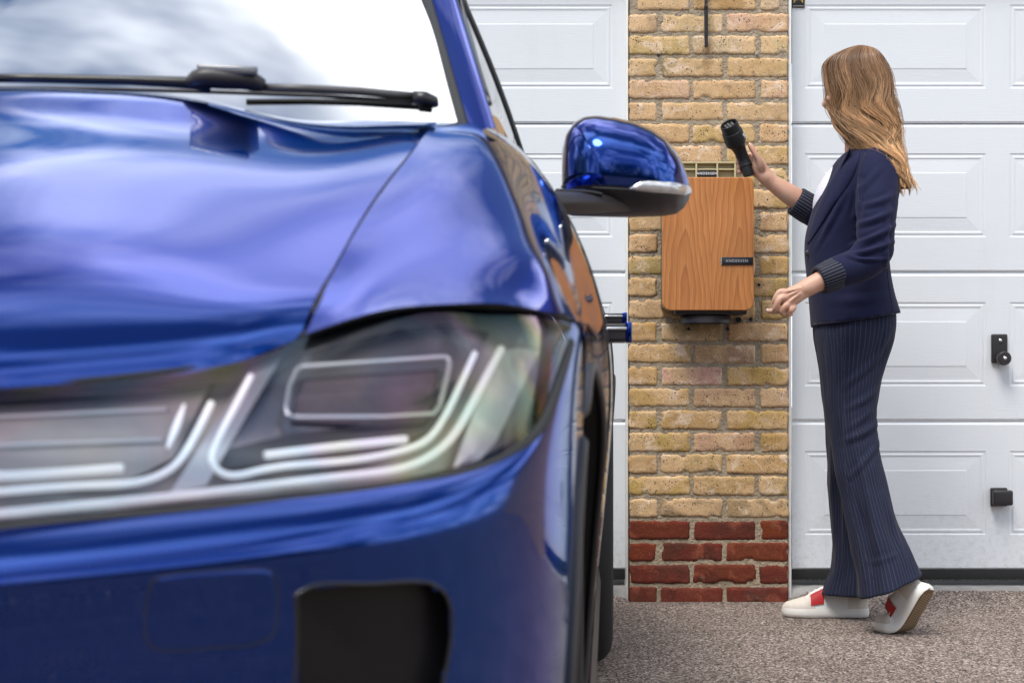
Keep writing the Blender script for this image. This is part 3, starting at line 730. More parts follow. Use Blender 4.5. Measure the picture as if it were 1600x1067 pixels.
for i, row in enumerate(G):
    if i < 2: nr = row[:5] + [lp(row[4], row[5], .45) + Vector((.003, -.001, .003))] + row[5:]
    elif i < 5:
        a_, k_ = row[0], Ks[i]; bz = (.004, .006, .007, .005, .0015)[i]
        nr = [a_] + [lp(a_, k_, f) + Vector((0, 0, bz * math.sin(math.pi * f ** .9))) for f in (.33, .66, .90)] + [k_, lp(k_, row[5], .42) + Vector((.0035, -.002, .003)) * (1.2 - .2 * i)] + row[5:]
    else: nr = row[:5] + [lp(row[4], row[5], .45) + Vector((.003, 0, .003))] + row[5:]
    G2.append(nr)
Aside = relax(patch(G2, 220, 100), 22)
def not_arch(c):
    return math.hypot(c.y - WHY, c.z - WHZ) > AR and math.hypot(c.y - RWY, c.z - WHZ) > AR
surf('body_side', Aside, M['paint'], keep=not_arch)
side_bv = bvh_of(Aside)
# tail panel closing the body
tl = []
for k in range(10):
    p = G[-1][k]; tl.append([Lx(p.x * f, p.y + .06 * (1 - f * f), p.z) for f in (1, .75, .5, .25, 0)])
surf('tailgate', patch(tl, 30, 20), M['paint'], flip=False)

# ---- bumper
seam = [(0, 822, 1.40), (300, 793, 1.46), (600, 762, 1.53), (750, 728, 1.60), (820, 690, 1.66), (862, 620, 1.75), (885, 548, 1.86), (894, 502, 1.945)]
mid = [(0, 846, 1.374), (300, 815, 1.436), (603, 778, 1.508), (756, 743, 1.582), (828, 698, 1.652), (871, 624, 1.75), (893, 552, 1.865), (903, 508, 1.955)]
band = [(0, 884, 1.358), (300, 853, 1.42), (606, 808, 1.495), (760, 768, 1.573), (836, 712, 1.652), (878, 634, 1.755), (899, 562, 1.875), (909, 516, 1.97)]
row0 = [Lx(0, -.005, .60), Lx(.25, .035, .614)] + [C(*p) for p in seam]
row1 = [Lx(0, -.035, .592), Lx(.25, .006, .606)] + [C(*p) for p in mid]
row2 = [Lx(0, -.052, .575), Lx(.25, -.011, .588)] + [C(*p) for p in band]
def drop(row, z, dy, fx, blend):
    return [Lx(p.x * fx, p.y + dy, lp(p.z, z, blend)) for p in row]
row3 = drop(row2, .54, -.001, 1.001, .35)
row4 = [Lx(p.x * 1.001, p.y + .006, .50) for p in row2]
row5 = [Lx(p.x * .997, p.y + .024, .36) for p in row2]
row6 = [Lx(p.x * .985, p.y + .06, .22) for p in row2]
row7 = [Lx(p.x * .96, p.y + .10, .18) for p in row2]
Abum = patch([row0, row1, row2, row3, row4, row5, row6, row7], 130, 160)
Abum = relax(Abum, 70)
bum_bv = bvh_of(Abum)
def inside(poly, x, y):
    c = False; n = len(poly)
    for i in range(n):
        x1, y1 = poly[i]; x2, y2 = poly[(i + 1) % n]
        if (y1 > y) != (y2 > y) and x < (x2 - x1) * (y - y1) / (y2 - y1) + x1: c = not c
    return c
def to_px(pl):
    p = L2W(pl); return 800 + p.x * FPX / p.y, HZ - (p.z - HC) * FPX / p.y
intake = [(462, 930), (475, 921), (560, 912), (640, 908), (672, 911), (694, 926), (704, 950), (705, 990), (698, 1040), (688, 1090), (678, 1180), (468, 1190), (460, 1060)]
def keep_b(c):
    if not not_arch(c): return False
    return not inside(intake, *to_px(c))
surf('bumper', Abum, M['paint'], keep=keep_b)
# intake: rim, recess walls, dark glossy cover panel set back
ic = curve([(a, b, 0) for a, b in intake] + [(intake[0][0], intake[0][1], 0)], 120)
rimp = [hit(bum_bv, x, y, 0.0) for x, y, _ in ic]; rimp = [p for p in rimp if p is not None]
intk = empty('air_intake'); intk.parent = car
V, F = tube(rimp, .0016, 8, caps=False)
link('rim', mesh_from('rim', V, F), M['black_satin'], intk)
back = [p + Vector((-.002, .022, 0)) for p in rimp]; n = len(rimp)
link('recess_wall', mesh_from('recess_wall', rimp + back, [(i, i + 1, n + i + 1, n + i) for i in range(n - 1)]), M['black_plastic'], intk)
bc = sum((Vector(p) for p in back), Vector()) / n
link('cover_panel', mesh_from('cover_panel', [bc] + back, [(0, i + 1, i + 2) for i in range(n - 1)]), simple('dark_cover', (.008, .007, .008), .35, spec=.25, vary=.05), intk)
# tow-eye cover: shallow raised lid with its shut line
tow = [(232, 925), (240, 907), (262, 899), (340, 892), (405, 889), (424, 893), (432, 910), (433, 960), (426, 992), (408, 1003), (330, 1012), (256, 1016), (236, 1010), (228, 990)]
tcv = curve([(a, b, 0) for a, b in tow] + [(tow[0][0], tow[0][1], 0)], 90)
q = [hit(bum_bv, x, y, -.0002) for x, y, _ in tcv]; q = [p for p in q if p is not None]
V, F = tube(q, .0008, 6, caps=False)
tc_ = link('tow_cover_seam', mesh_from('tow_cover_seam', V, F), M['rubber'], car)
cx, cy = 332, 953
ringA = []; 
for s, off in ((.985, .0001), (.955, .0008), (.90, .0011), (.6, .0012), (.25, .0012)):
    ringA.append([hit(bum_bv, cx + (x - cx) * s, cy + (y - cy) * s, off) for x, y, _ in tcv[:-1]])
nn = len(ringA[0]); V = sum(ringA, []); F = grid_faces(len(ringA), nn, 0, True); F.append(tuple((len(ringA) - 1) * nn + i for i in range(nn)))
link('tow_cover', mesh_from('tow_cover', V, F), M['paint'], car)

# ---- headlight
top = [Lx(.25, .105, .712), C(-120, 610, 1.43), C(0, 606, 1.463), C(300, 578, 1.553), C(470, 528, 1.634), C(600, 489, 1.68), C(730, 478, 1.735), C(830, 486, 1.825), C(888, 502, 1.93)]
bot = [Lx(.25, .037, .616), C(-120, 832, 1.378), C(0, 820, 1.402), C(300, 791, 1.462), C(560, 764, 1.526), C(710, 737, 1.582), C(815, 691, 1.66), C(862, 618, 1.755), C(889, 530, 1.90)]
midr = [lp(a, b, .5) + Vector((.004, -.016 * (1 if i < 7 else .5), 0)) for i, (a, b) in enumerate(zip(top, bot))]
q1 = [lp(a, b, .25) + Vector((.003, -.013 * (1 if i < 7 else .5), 0)) for i, (a, b) in enumerate(zip(top, bot))]
q3 = [lp(a, b, .75) + Vector((.003, -.011 * (1 if i < 7 else .5), 0)) for i, (a, b) in enumerate(zip(top, bot))]
Alens = patch([top, q1, midr, q3, bot], 40, 140)
hl = empty('headlight'); hl.parent = car
lens = surf('lens', Alens, M['lens'], hl, mirror=False, flip=True)
Abowl = Alens.copy(); Abowl[..., 1] += .050; Abowl[..., 0] -= .012
surf('reflector_bowl', Abowl, simple('bowl_grey', (.30, .28, .265), .36, metal=.2, vary=.3, vscale=22), hl, mirror=False)
Adet = Alens.copy(); Adet[..., 1] += .020; Adet[..., 0] -= .006
Adeep = Alens.copy(); Adeep[..., 1] += .036; Adeep[..., 0] -= .009
det, deep = bvh_of(Adet), bvh_of(Adeep)
white = simple('white_light_guide', (.86, .87, .89), .3, vary=.04); white.node_tree.nodes['Principled BSDF'].inputs['Emission Color'].default_value = (.95, .97, 1, 1); white.node_tree.nodes['Principled BSDF'].inputs['Emission Strength'].default_value = .32; white.node_tree.nodes['Principled BSDF'].inputs['Subsurface Weight'].default_value = 0.2
dark = simple('dark_bezel', (.035, .03, .032), .3, spec=.6)
silver = simple('satin_silver', (.52, .51, .50), .3, metal=.75, vary=.12, vscale=15)
def hstrip(nm, pts, rad, m_, bv=det, n=60, off=0.0, flat=.95, sides=10):
    V, F = strip(bv, pts, rad, n, off, sides, flat); return link(nm, mesh_from(nm, V, F), m_, hl)
def sheet(nm, tp, bt, bv, m_, off=0.0, nu=10, nv=40):
    a = curve([(x, y, 0) for x, y in tp], nv); b = curve([(x, y, 0) for x, y in bt], nv); V = []
    for i in range(nu):
        for j in range(nv):
            x, y, _ = a[j] + (b[j] - a[j]) * i / (nu - 1); p = hit(bv, x, y, off)
            V.append(p if p is not None else (V[-1] if V else Vector((.5, .2, .7))))
    return link(nm, mesh_from(nm, V, grid_faces(nu, nv)), m_, hl)
def film(m_, lo, hi):
    t = m_.node_tree; b = t.nodes['Principled BSDF']; g_ = N(t, 'ShaderNodeTexCoord')
    r_ = N(t, 'ShaderNodeMapRange'); r_.inputs['To Min'].default_value = lo; r_.inputs['To Max'].default_value = hi
    lk(t, noise(t, g_.outputs['Object'], 9, 2), r_.inputs[0]); lk(t, r_.outputs[0], b.inputs['Thin Film Thickness']); b.inputs['Thin Film IOR'].default_value = 1.6
    return m_
# dark module pockets, silver divider, reflector
sheet('bezel_pocket', [(440, 560), (600, 520), (700, 508), (765, 520)], [(335, 722), (520, 700), (640, 690), (705, 650)], deep, film(simple('pocket', (.30, .27, .27), .25, metal=.8, vary=.4, vscale=12), 250, 650))
sheet('inner_pocket', [(-60, 640), (100, 628), (250, 610), (330, 598)], [(-60, 770), (80, 760), (200, 748), (270, 715)], deep, simple('inner_pocket', (.27, .255, .245), .28, metal=.3, vary=.4, vscale=14))
sheet('divider', [(392, 575), (410, 568), (428, 560), (442, 554)], [(265, 770), (285, 766), (305, 762), (322, 758)], det, silver)
sheet('side_reflector', [(775, 552), (800, 545), (825, 545), (842, 550)], [(708, 730), (730, 728), (752, 715), (775, 690)], deep, simple('ribbed_reflector', (.75, .75, .76), .35, metal=.5, vary=.35, vscale=40))
sheet('black_plinth', [(352, 706), (450, 684), (570, 664), (708, 596)], [(345, 734), (450, 724), (570, 712), (688, 668)], deep, dark, .004)
hstrip('light_guide', [(-90, 812), (0, 802), (300, 772), (560, 742), (655, 722), (700, 690), (738, 630), (783, 545)], .0038, white)
hstrip('light_guide', [(392, 588), (365, 640), (335, 700), (331, 722), (345, 738), (400, 736), (520, 722), (620, 706), (668, 686), (695, 650), (720, 600), (742, 552)], .0030, white)
hstrip('light_bar', [(412, 715), (520, 702), (632, 690)], .0036, white, off=.004)
hstrip('light_guide', [(-90, 776), (0, 768), (150, 758), (240, 746), (272, 728), (300, 690), (330, 630)], .0033, white)
hstrip('light_bar', [(-90, 748), (40, 744), (190, 734)], .0038, white, off=.004)
hstrip('light_guide', [(262, 700), (274, 670), (288, 632)], [.0012 + .002 * math.sin(math.pi * i / 59) for i in range(60)], white)
hstrip('trim_rib', [(-80, 700), (100, 693), (255, 688)], .0035, silver, deep)
hstrip('trim_rib', [(-80, 655), (120, 647), (262, 640)], .0030, silver, deep)
hstrip('trim_rib', [(-80, 626), (150, 615), (330, 600)], .0040, dark, deep)
# projector lamp: frame, dark glass
frame = [(462, 655), (450, 651), (446, 640), (452, 606), (464, 580), (472, 576), (600, 567), (692, 560), (699, 562), (701, 570), (697, 590), (685, 636), (675, 648), (600, 653), (462, 654)]
V, F = strip(det, frame, .0024, 240, .002, 8, .8, True); link('projector_frame', mesh_from('projector_frame', V, F), simple('frame_silver', (.7, .7, .7), .25, metal=.6), hl)
sheet('projector_glass', [(470, 584), (540, 576), (620, 572), (690, 568)], [(460, 648), (540, 652), (610, 650), (672, 645)], det, film(simple('projector_glass', (.10, .08, .085), .12, spec=.9, vary=.5), 300, 600), -.008)
# shut lines: lens outline, bonnet edge, wing cut
def seamline(nm, pts, rad, m_=None, parent=car):
    V, F = tube(pts, rad, 8); return link(nm, mesh_from(nm, V, F), m_ or M['rubber'], parent)
seamline('lens_seal', [Vector(p) + Vector((.001, -.001, -.004)) for p in Alens[-1]], .0056)
seamline('lens_seal', [Vector(p) + Vector((0, .006, .002)) for p in Alens[0]], .0036)
seamline('bonnet_seal', [Vector(p) + Vector((.002, .002, -.0032)) for p in Abon[6:, -1]], .0026)
seamline('wing_shut_line', [Vector(p) + Vector((.0005, .0, 0)) for p in curve([C(896, 500, 1.95), C(909, 508, 1.985), C(922, 514, 2.03), C(930, 530, 2.04)], 20)], .0016)
# dark filler box added behind the lamps and under the bonnet so that no light leaks through
link('inner_filler', box_mesh('inner_filler', -.80, .80, .52, 1.15, .25, .74), M['rubber'], car)
gr = empty('grille'); gr.parent = car
link('grille_backing', box_mesh('grille_backing', -.24, .24, .09, .12, .40, .70), M['black_plastic'], gr)
for k in range(7): link('grille_bar', box_mesh('grille_bar', -.24, .24, .05, .075, .60 + k * .015, .606 + k * .015, .001), M['chrome'], gr)

# ---- windscreen, pillars, roof, glass house
bi, ti = C(719, 186, 2.535), C(667, 0, 3.05)          # inner edge of the A-pillar
top_i = lp(bi, ti, 1.42)
def wrow(pe, y0, z0):
    return [Lx(pe.x * f, y0 + (pe.y - y0) * f ** 2.2, z0 + (pe.z - z0) * f ** 2) for f in (0, .3, .55, .75, .9, 1)]
base_e = lp(bi, ti, -.16)
Aws = patch([wrow(base_e, 1.08, 1.035), wrow(lp(bi, ti, .3), 1.36, 1.205), wrow(lp(bi, ti, .8), 1.66, 1.37), wrow(top_i, 1.98, 1.525)], 40, 60)
surf('windscreen', Aws, M['glass'], flip=True)
def band_surf(nm, a, b, bulge, m_, n=40, k=7):
    """ribbon between two 3-D curves with an outward bulge"""
    A_ = np.array([[tuple(lp(Vector(p), Vector(q), f) + Vector(bulge) * math.sin(math.pi * f)) for f in np.linspace(0, 1, k)] for p, q in zip(curve(a, n), curve(b, n))])
    return surf(nm, A_, m_)
bo, to = C(771, 190, 2.50), C(716, 0, 3.05)
inner = [lp(bi, ti, f) + Vector((.004, .0, 0)) for f in (-.12, .3, .8, 1.42)] + [Lx(.56, 2.6, 1.545), Lx(.54, 3.4, 1.50), Lx(.50, 4.1, 1.36), Lx(.47, 4.5, 1.16)]
outer = [lp(bo, to, f) for f in (-.12, .3, .8, 1.42)] + [Lx(.635, 2.6, 1.52), Lx(.615, 3.4, 1.475), Lx(.575, 4.1, 1.33), Lx(.52, 4.5, 1.13)]
band_surf('roof_pillar', inner, outer, (.012, -.010, .012), M['paint'], 70, 12)
V, F = tube([Vector(p) + Vector((-.002, 0, -.001)) for p in curve(inner[:5], 50)], .0075, 8); link('pillar_trim', mesh_from('pillar_trim', V, F), M['rubber'], car)
rf = [[Lx(x * f, lp(y0, y, f ** 2), z0 - (z0 - z) * f ** 2) for f in (0, .35, .7, 1)] for (x, y, z), y0, z0 in (((top_i.x, top_i.y, top_i.z), 1.98, 1.526), ((.56, 2.6, 1.545), 2.55, 1.565), ((.54, 3.4, 1.50), 3.35, 1.53), ((.50, 4.1, 1.36), 4.1, 1.39), ((.47, 4.5, 1.16), 4.55, 1.18))]
surf('roof', patch(rf, 40, 20), M['black_satin'], flip=True)
# side window and its mouldings
belt = [Lx(.757, 1.27, 1.088), Lx(.783, 1.64, 1.095), Lx(.785, 2.5, 1.114), Lx(.760, 3.4, 1.141), Lx(.66, 4.15, 1.150)]
rail = [lp(bo, to, .12), lp(bo, to, .85), Lx(.640, 2.5, 1.512), Lx(.615, 3.4, 1.468), Lx(.585, 4.0, 1.33)]
band_surf('side_window', belt, rail, (.006, 0, 0), M['side_glass'], 60, 10)
V, F = tube([p + Vector((.003, 0, .002)) for p in (Vector(q) for q in curve(belt, 50))], .0035, 8); link('window_moulding', mesh_from('window_moulding', V, F), M['black_satin'], car)
V, F = tube([p + Vector((.002, 0, 0)) for p in (Vector(q) for q in curve(rail, 50))], .0035, 8); link('window_moulding', mesh_from('window_moulding', V, F), M['black_satin'], car)
for fy in (.30, .60):
    a = curve(belt, 60)[int(fy * 59)]; b = curve(rail, 60)[int(fy * 59)]
    V, F = tube([lp(Vector(a), Vector(b), f) + Vector((.007 * math.sin(math.pi * f), 0, 0)) for f in np.linspace(0, 1, 9)], .006, 8); link('door_pillar', mesh_from('door_pillar', V, F), M['black_satin'], car)
# cabin: dashboard, seats, so that the glass has something behind it
cab = simple('cabin_grey', (.30, .30, .31), .7); sk = simple('seat_light', (.42, .40, .37), .6)
link('dashboard', box_mesh('dashboard', -.68, .68, 1.22, 1.72, .70, 1.06, .05, 4), simple('dash', (.12, .12, .125), .6), car)
for sx in (-.36, .36):
    st = empty('front_seat'); st.parent = car; st.location = (sx, 2.35, .3)
    link('cushion', box_mesh('cushion', -.25, .25, -.25, .25, .05, .30, .07, 4), sk, st)
    o = link('backrest', box_mesh('backrest', -.25, .25, -.07, .07, 0, .62, .06, 4), sk, st, (0, .27, .22)); o.rotation_euler = (R(-14), 0, 0)
    o = link('headrest', box_mesh('headrest', -.13, .13, -.05, .05, 0, .19, .045, 4), sk, st, (0, .43, .85))
link('underbody_block', box_mesh('underbody_block', -.78, .78, .35, 4.4, .20, .30, .02), M['rubber'], car)  # unseen dark box added under the body to block light
link('rear_cabin', box_mesh('rear_cabin', -.70, .70, 3.0, 4.3, .3, 1.0, .05), cab, car)

# ---- wipers
wp = empty('wiper'); wp.parent = car
def wpath(nm, pts, rad, m_, flat=1.0, sides=8, par=None):
    V, F = tube([C(*p) for p in pts], rad, sides, flat); o = link(nm, mesh_from(nm, V, F), m_, par or wp); return o
wpath('arm', [(-60, 122, 2.40), (60, 123, 2.41), (200, 126, 2.42), (300, 130, 2.425), (330, 134, 2.43)], [.0075, .0078, .0082, .0105, .012], M['black_satin'], .8)
V, F = tube([C(*p) for p in curve([(296, 133, 2.42), (310, 124, 2.415), (340, 123, 2.415), (390, 127, 2.42), (412, 135, 2.425)], 16)], [.009, .013, .0155, .0165, .017, .017, .017, .017, .017, .017, .0165, .016, .0155, .015, .013, .010], 8, .85)
link('blade_joint', mesh_from('blade_joint', V, F), M['black_plastic'], wp)
o = link('joint_cap', box_mesh('joint_cap', -.040, .040, -.004, .004, -.005, .007, .003), simple('satin_cap', (.16, .16, .17), .2, metal=.6), wp, C(355, 111, 2.405)); o.rotation_euler = (0, R(3), 0)
wpath('blade', [(405, 137, 2.43), (480, 139, 2.44), (560, 143, 2.455), (650, 151, 2.475)], .0072, simple('blade_grey', (.09, .085, .085), .35), .8)
wpath('blade_rubber', [(385, 160, 2.47), (480, 159, 2.475), (560, 161, 2.48), (660, 168, 2.49)], .0062, M['rubber'], .7)
wpath('blade_end_cap', [(645, 153, 2.468), (664, 155, 2.47), (678, 160, 2.475), (682, 166, 2.48)], [.0095, .0105, .009, .004], M['black_satin'], 1.0)
wpath('blade_end_cap', [(655, 168, 2.478), (675, 170, 2.482)], .006, M['rubber'])
wpath('blade_carrier', [(-40, 138, 2.44), (150, 139, 2.445), (300, 143, 2.45), (390, 146, 2.455), (500, 150, 2.46), (650, 160, 2.47)], .0035, M['black_plastic'], .8)

# ---- door mirror
mir = empty('door_mirror'); mir.parent = car
YM = 3.22
def mirror_part(nm, v0, v1, m_, grow=1.0, u0=0.0, u1=1.0, nu=26, nv=60):
    xs_t = [(0, 880), (.06, 884), (.16, 897), (.30, 918), (.5, 960), (.68, 1002), (.82, 1036), (.92, 1058), (1, 1073)]
    def T(u): return np.interp(u, [0, .025, .06, .11, .18, .28, .42, .58, .72, .83, .92, .97, 1], [232, 212, 199, 189, 182.5, 180.5, 184, 191, 202, 217, 238, 256, 275])
    def B(u): return np.interp(u, [0, .02, .06, .5, .80, .90, .96, 1], [326, 335, 338, 340, 338, 334, 325, 312])
    def XL(v): return 877.5 + 3.5 * max(0, v - .7) / .3 + 2.0 * (abs(v - .45) / .55) ** 2
    def XR(v): return 1078.5 - 5.0 * (abs(v - .62) / .6) ** 2
    V = []
    A_ = np.zeros((nu, nv, 3))
    for i in range(nu):
        v = v0 + (v1 - v0) * i / (nu - 1)
        for j in range(nv):
            t_ = j / (nv - 1); u = u0 + (u1 - u0) * (0.5 - 0.5 * math.cos(math.pi * t_) if (u0, u1) == (0, 1) else t_)
            py = T(u) + (B(u) - T(u)) * v; px = XL(v) + (XR(v) - XL(v)) * u
            a = abs(2 * u - 1); b = abs(2 * v - 1)
            dome = max(0., 1 - a ** 3.4) ** .5 * max(0., 1 - b ** 3.0) ** .5
            tuck = .03 * max(0, v - .75)
            Y = YM + .05 - (.13 + .02 * (1 - u)) * dome + tuck - .0025 * (grow - 1) * 100 * 0
            A_[i, j] = C(px, py, Y)
    return A_
# smooth the outline functions by splining a coarser sampling
Am = mirror_part('m', 0, 1, None, nu=24, nv=30)
Amd = patch(Am[::1, ::1], 72, 90)
k = min(range(72), key=lambda i: abs(to_px(Vector(Amd[i, 45]))[1] - 292.5))
cap = surf('mirror_cap', Amd[:k + 1], M['paint'], mir, mirror=False, flip=False)
surf('mirror_lower_shell', Amd[k:], M['black_plastic'], mir, mirror=False)
# clear indicator strip wrapped on the lower outer edge
mbv = bvh_of(Amd)
ind = simple('clear_indicator', (.62, .62, .62), .12, metal=.55, vary=.35, vscale=60)
a = curve([(983, 295, 0), (1000, 285, 0), (1030, 284, 0), (1058, 286, 0), (1076, 291, 0)], 30); b = curve([(985, 297, 0), (1010, 300, 0), (1040, 302, 0), (1062, 304, 0), (1077, 306, 0)], 30); V = []
for i in range(8):
    for j in range(30):
        x, y, _ = a[j] + (b[j] - a[j]) * i / 7; e = min(i, 7 - i, j * .8, 2) / 2
        p = hit(mbv, x, y, .004 * min(1, e) + .0006); V.append(p if p is not None else V[-1])
link('indicator', mesh_from('indicator', V, grid_faces(8, 30)), ind, mir)
V, F = tube([C(*p) for p in curve([(878, 292, YM + .0), (930, 294, YM - .085), (985, 297, YM - .097)], 30)], .0022, 6); link('shell_seam', mesh_from('shell_seam', V, F), M['rubber'], mir)
# back of the housing with the mirror glass
ringp = [Vector(p) for p in list(Amd[0]) + list(Amd[1:, -1]) + list(Amd[-1, -2::-1]) + list(Amd[-2:0:-1, 0])]
cc = sum(ringp, Vector()) / len(ringp)
bk = [cc + (p - cc) * .93 + Vector((0, .03, 0)) for p in ringp]; n = len(ringp)
link('mirror_rear_shell', mesh_from('mirror_rear_shell', ringp + bk + [cc + Vector((0, .03, 0))], [(i, n + i, n + (i + 1) % n, (i + 1) % n) for i in range(n)] + [(2 * n, n + (i + 1) % n, n + i) for i in range(n)]), M['black_satin'], mir)
gl = [cc + (p - cc) * .86 + Vector((0, .033, 0)) for p in ringp]
link('mirror_glass', mesh_from('mirror_glass', gl + [cc + Vector((0, .033, 0))], [(n, (i + 1) % n, i) for i in range(n)]), simple('mirror_silver', (.85, .85, .85), .02, metal=1), mir)
# arm to the door
arm_c = [(846, 318, 3.02), (880, 317, 3.06), (920, 318, 3.12), (960, 318, 3.18), (985, 318, 3.20)]
V, F = tube([C(*p) for p in curve(arm_c, 24)], [.034 - .012 * i / 23 for i in range(24)], 16, .62, up=(0, 0, 1)); link('mirror_arm', mesh_from('mirror_arm', V, F), M['black_plastic'], mir)
V, F = tube([C(*p) for p in curve([(872, 298, 3.04), (900, 299, 3.08), (925, 301, 3.10), (940, 304, 3.11)], 14)], .006, 8, .6, up=(0, 0, 1)); link('arm_highlight_trim', mesh_from('arm_highlight_trim', V, F), M['black_satin'], mir)

# ---- wheels
tyre_m = simple('tyre_rubber', (.022, .021, .021), .75, spec=.25, bump=(300, .4, .001)); rim_m = simple('alloy', (.35, .35, .36), .3, metal=.9)
def wheel(x_out, y, sgn=1):
    w_ = empty('wheel', (x_out, y, WHZ)); w_.parent = car; w_.rotation_euler = (0, 0, 0)
    prof = [(.255, -.015), (.262, .004), (.300, .012), (.335, .006), (.357, -.012), (.367, -.032), (.3705, -.06), (.371, -.125), (.3705, -.19), (.365, -.218), (.335, -.245), (.26, -.235)]
    V = []; seg = 72
    for r_, a in prof:
        for k_ in range(seg):
            an = 2 * math.pi * k_ / seg; V.append((a * sgn, r_ * math.cos(an), r_ * math.sin(an)))
    t_ = link('tyre', mesh_from('tyre', V, grid_faces(len(prof), seg, 0, True)), tyre_m, w_)
    for gx in (-.085, -.125, -.165):     # tread grooves as raised ribs between them
        V2, F2 = tube([(gx * sgn, .3712 * math.cos(2 * math.pi * k_ / 60), .3712 * math.sin(2 * math.pi * k_ / 60)) for k_ in range(61)], .012, 6, .12, caps=False)
        link('tread_rib', mesh_from('tread_rib', V2, F2), tyre_m, t_)
    rp = [(.257, -.012), (.250, -.02), (.240, -.06), (.235, -.2)]
    V = []
    for r_, a in rp:
        for k_ in range(seg):
            an = 2 * math.pi * k_ / seg; V.append((a * sgn, r_ * math.cos(an), r_ * math.sin(an)))
    link('rim', mesh_from('rim', V, grid_faces(4, seg, 0, True)), rim_m, w_)
    for s in range(5):
        o = link('spoke', box_mesh('spoke', -.035 * sgn, -.01 * sgn, -.03, .03, .03, .255, .008), rim_m, w_); o.rotation_euler = (s * 2 * math.pi / 5, 0, 0)
    V, F = lathe([(.0001, .0), (.05, 0), (.06, .02), (.06, .06)], 24); V = [(-(a) * sgn - .004 * sgn, r_, z) for r_, a, z in V]
    link('hub_cap', mesh_from('hub_cap', V, F), rim_m, w_)
    # arch liner and cladding
    return w_
wheel(.886, WHY); wheel(.931, RWY); wheel(-.886, WHY, -1); wheel(-.931, RWY, -1)
def arch(xo, y, nm, sgn=1, a0=-20, a1=200):
    pts = []; 
    for k_ in range(50):
        an = R(a0 + (a1 - a0) * k_ / 49); yy = y + AR * math.cos(an); z = WHZ + AR * math.sin(an)
        f = curve_x(yy, z); pts.append(Vector((sgn * (f + .001), yy, z)))
    V, F = tube(pts, .006, 8, caps=True); link('arch_trim', mesh_from('arch_trim', V, F), M['black_plastic'], car)
    inn = [Vector((p.x - sgn * .30, p.y, p.z)) for p in pts]; n_ = len(pts)
    link('arch_liner', mesh_from('arch_liner', pts + inn, [(i, i + 1, n_ + i + 1, n_ + i) for i in range(n_ - 1)]), M['rubber'], car)
    link('arch_back', mesh_from('arch_back', inn, [tuple(range(n_))]), M['rubber'], car)
loc_side = BVHTree.FromPolygons([Vector(p) for p in Aside.reshape(-1, 3)], grid_faces(220, 100))
loc_bum = BVHTree.FromPolygons([Vector(p) for p in Abum.reshape(-1, 3)], grid_faces(130, 160))
def curve_x(y, z):
    best = None
    for b_ in (loc_side, loc_bum):
        h = b_.ray_cast(Vector((2, y, z)), Vector((-1, 0, 0)))
        if h[0] is not None: best = h[0].x if best is None else max(best, h[0].x)
    return best if best is not None else .885
arch(.93, WHY, 'front'); arch(.93, RWY, 'rear')
# sill
V = []; 
for y in np.linspace(1.28, 3.24, 30): V += [(.905, y, .31), (.912, y, .26), (.88, y, .20), (.70, y, .20)]
link('sill', mesh_from('sill', V, grid_faces(30, 4)), M['black_plastic'], car)
# ---- door shut lines and deployed handles
for y in (1.42, 2.62, 3.42):
    pts = []
    for z in np.linspace(.36, 1.09, 24):
        h = loc_side.ray_cast(Vector((2, y + (.05 if z > .9 else 0) * (z - .9), z)), Vector((-1, 0, 0)))
        if h[0] is not None: pts.append(h[0] + Vector((.0002, 0, 0)))
    seamline('door_shut_line', pts, .0022)
def handle(Y, x0, x1, y0, y1, len_):
    h = empty('door_handle'); h.parent = car
    a = C(x0, (y0 + y1) / 2, Y); b = C(x1, (y0 + y1) / 2, Y); q = Y / FPX; hz = (y1 - y0) / 2 * q
    h.location = a; wd = b.x - a.x
    link('handle_body', box_mesh('handle_body', -.03, wd - .010, 0, len_, -hz * .86, hz * .86, .006, 3), M['black_plastic'], h)
    link('handle_cap', box_mesh('handle_cap', wd - .012, wd, -.003, len_ + .003, -hz, hz, .004, 3), M['paint'], h)
    link('handle_blade', box_mesh('handle_blade', -.02, wd - .011, -.004, .002, hz * .25, hz * .5, .001), M['chrome'], h)
handle(3.70, 945, 987.5, 503, 535.5, .17)
handle(4.55, 948, 980, 488, 507, .17)
# mirrored right-hand lamp and mirror
def copy_tree(o, parent):
    c = o.copy(); COL.objects.link(c); c.parent = parent
    for ch in list(o.children): copy_tree(ch, c)
    return c
c_ = copy_tree(hl, car); c_.scale = (-1, 1, 1)
c_ = copy_tree(mir, car); c_.scale = (-1, 1, 1)
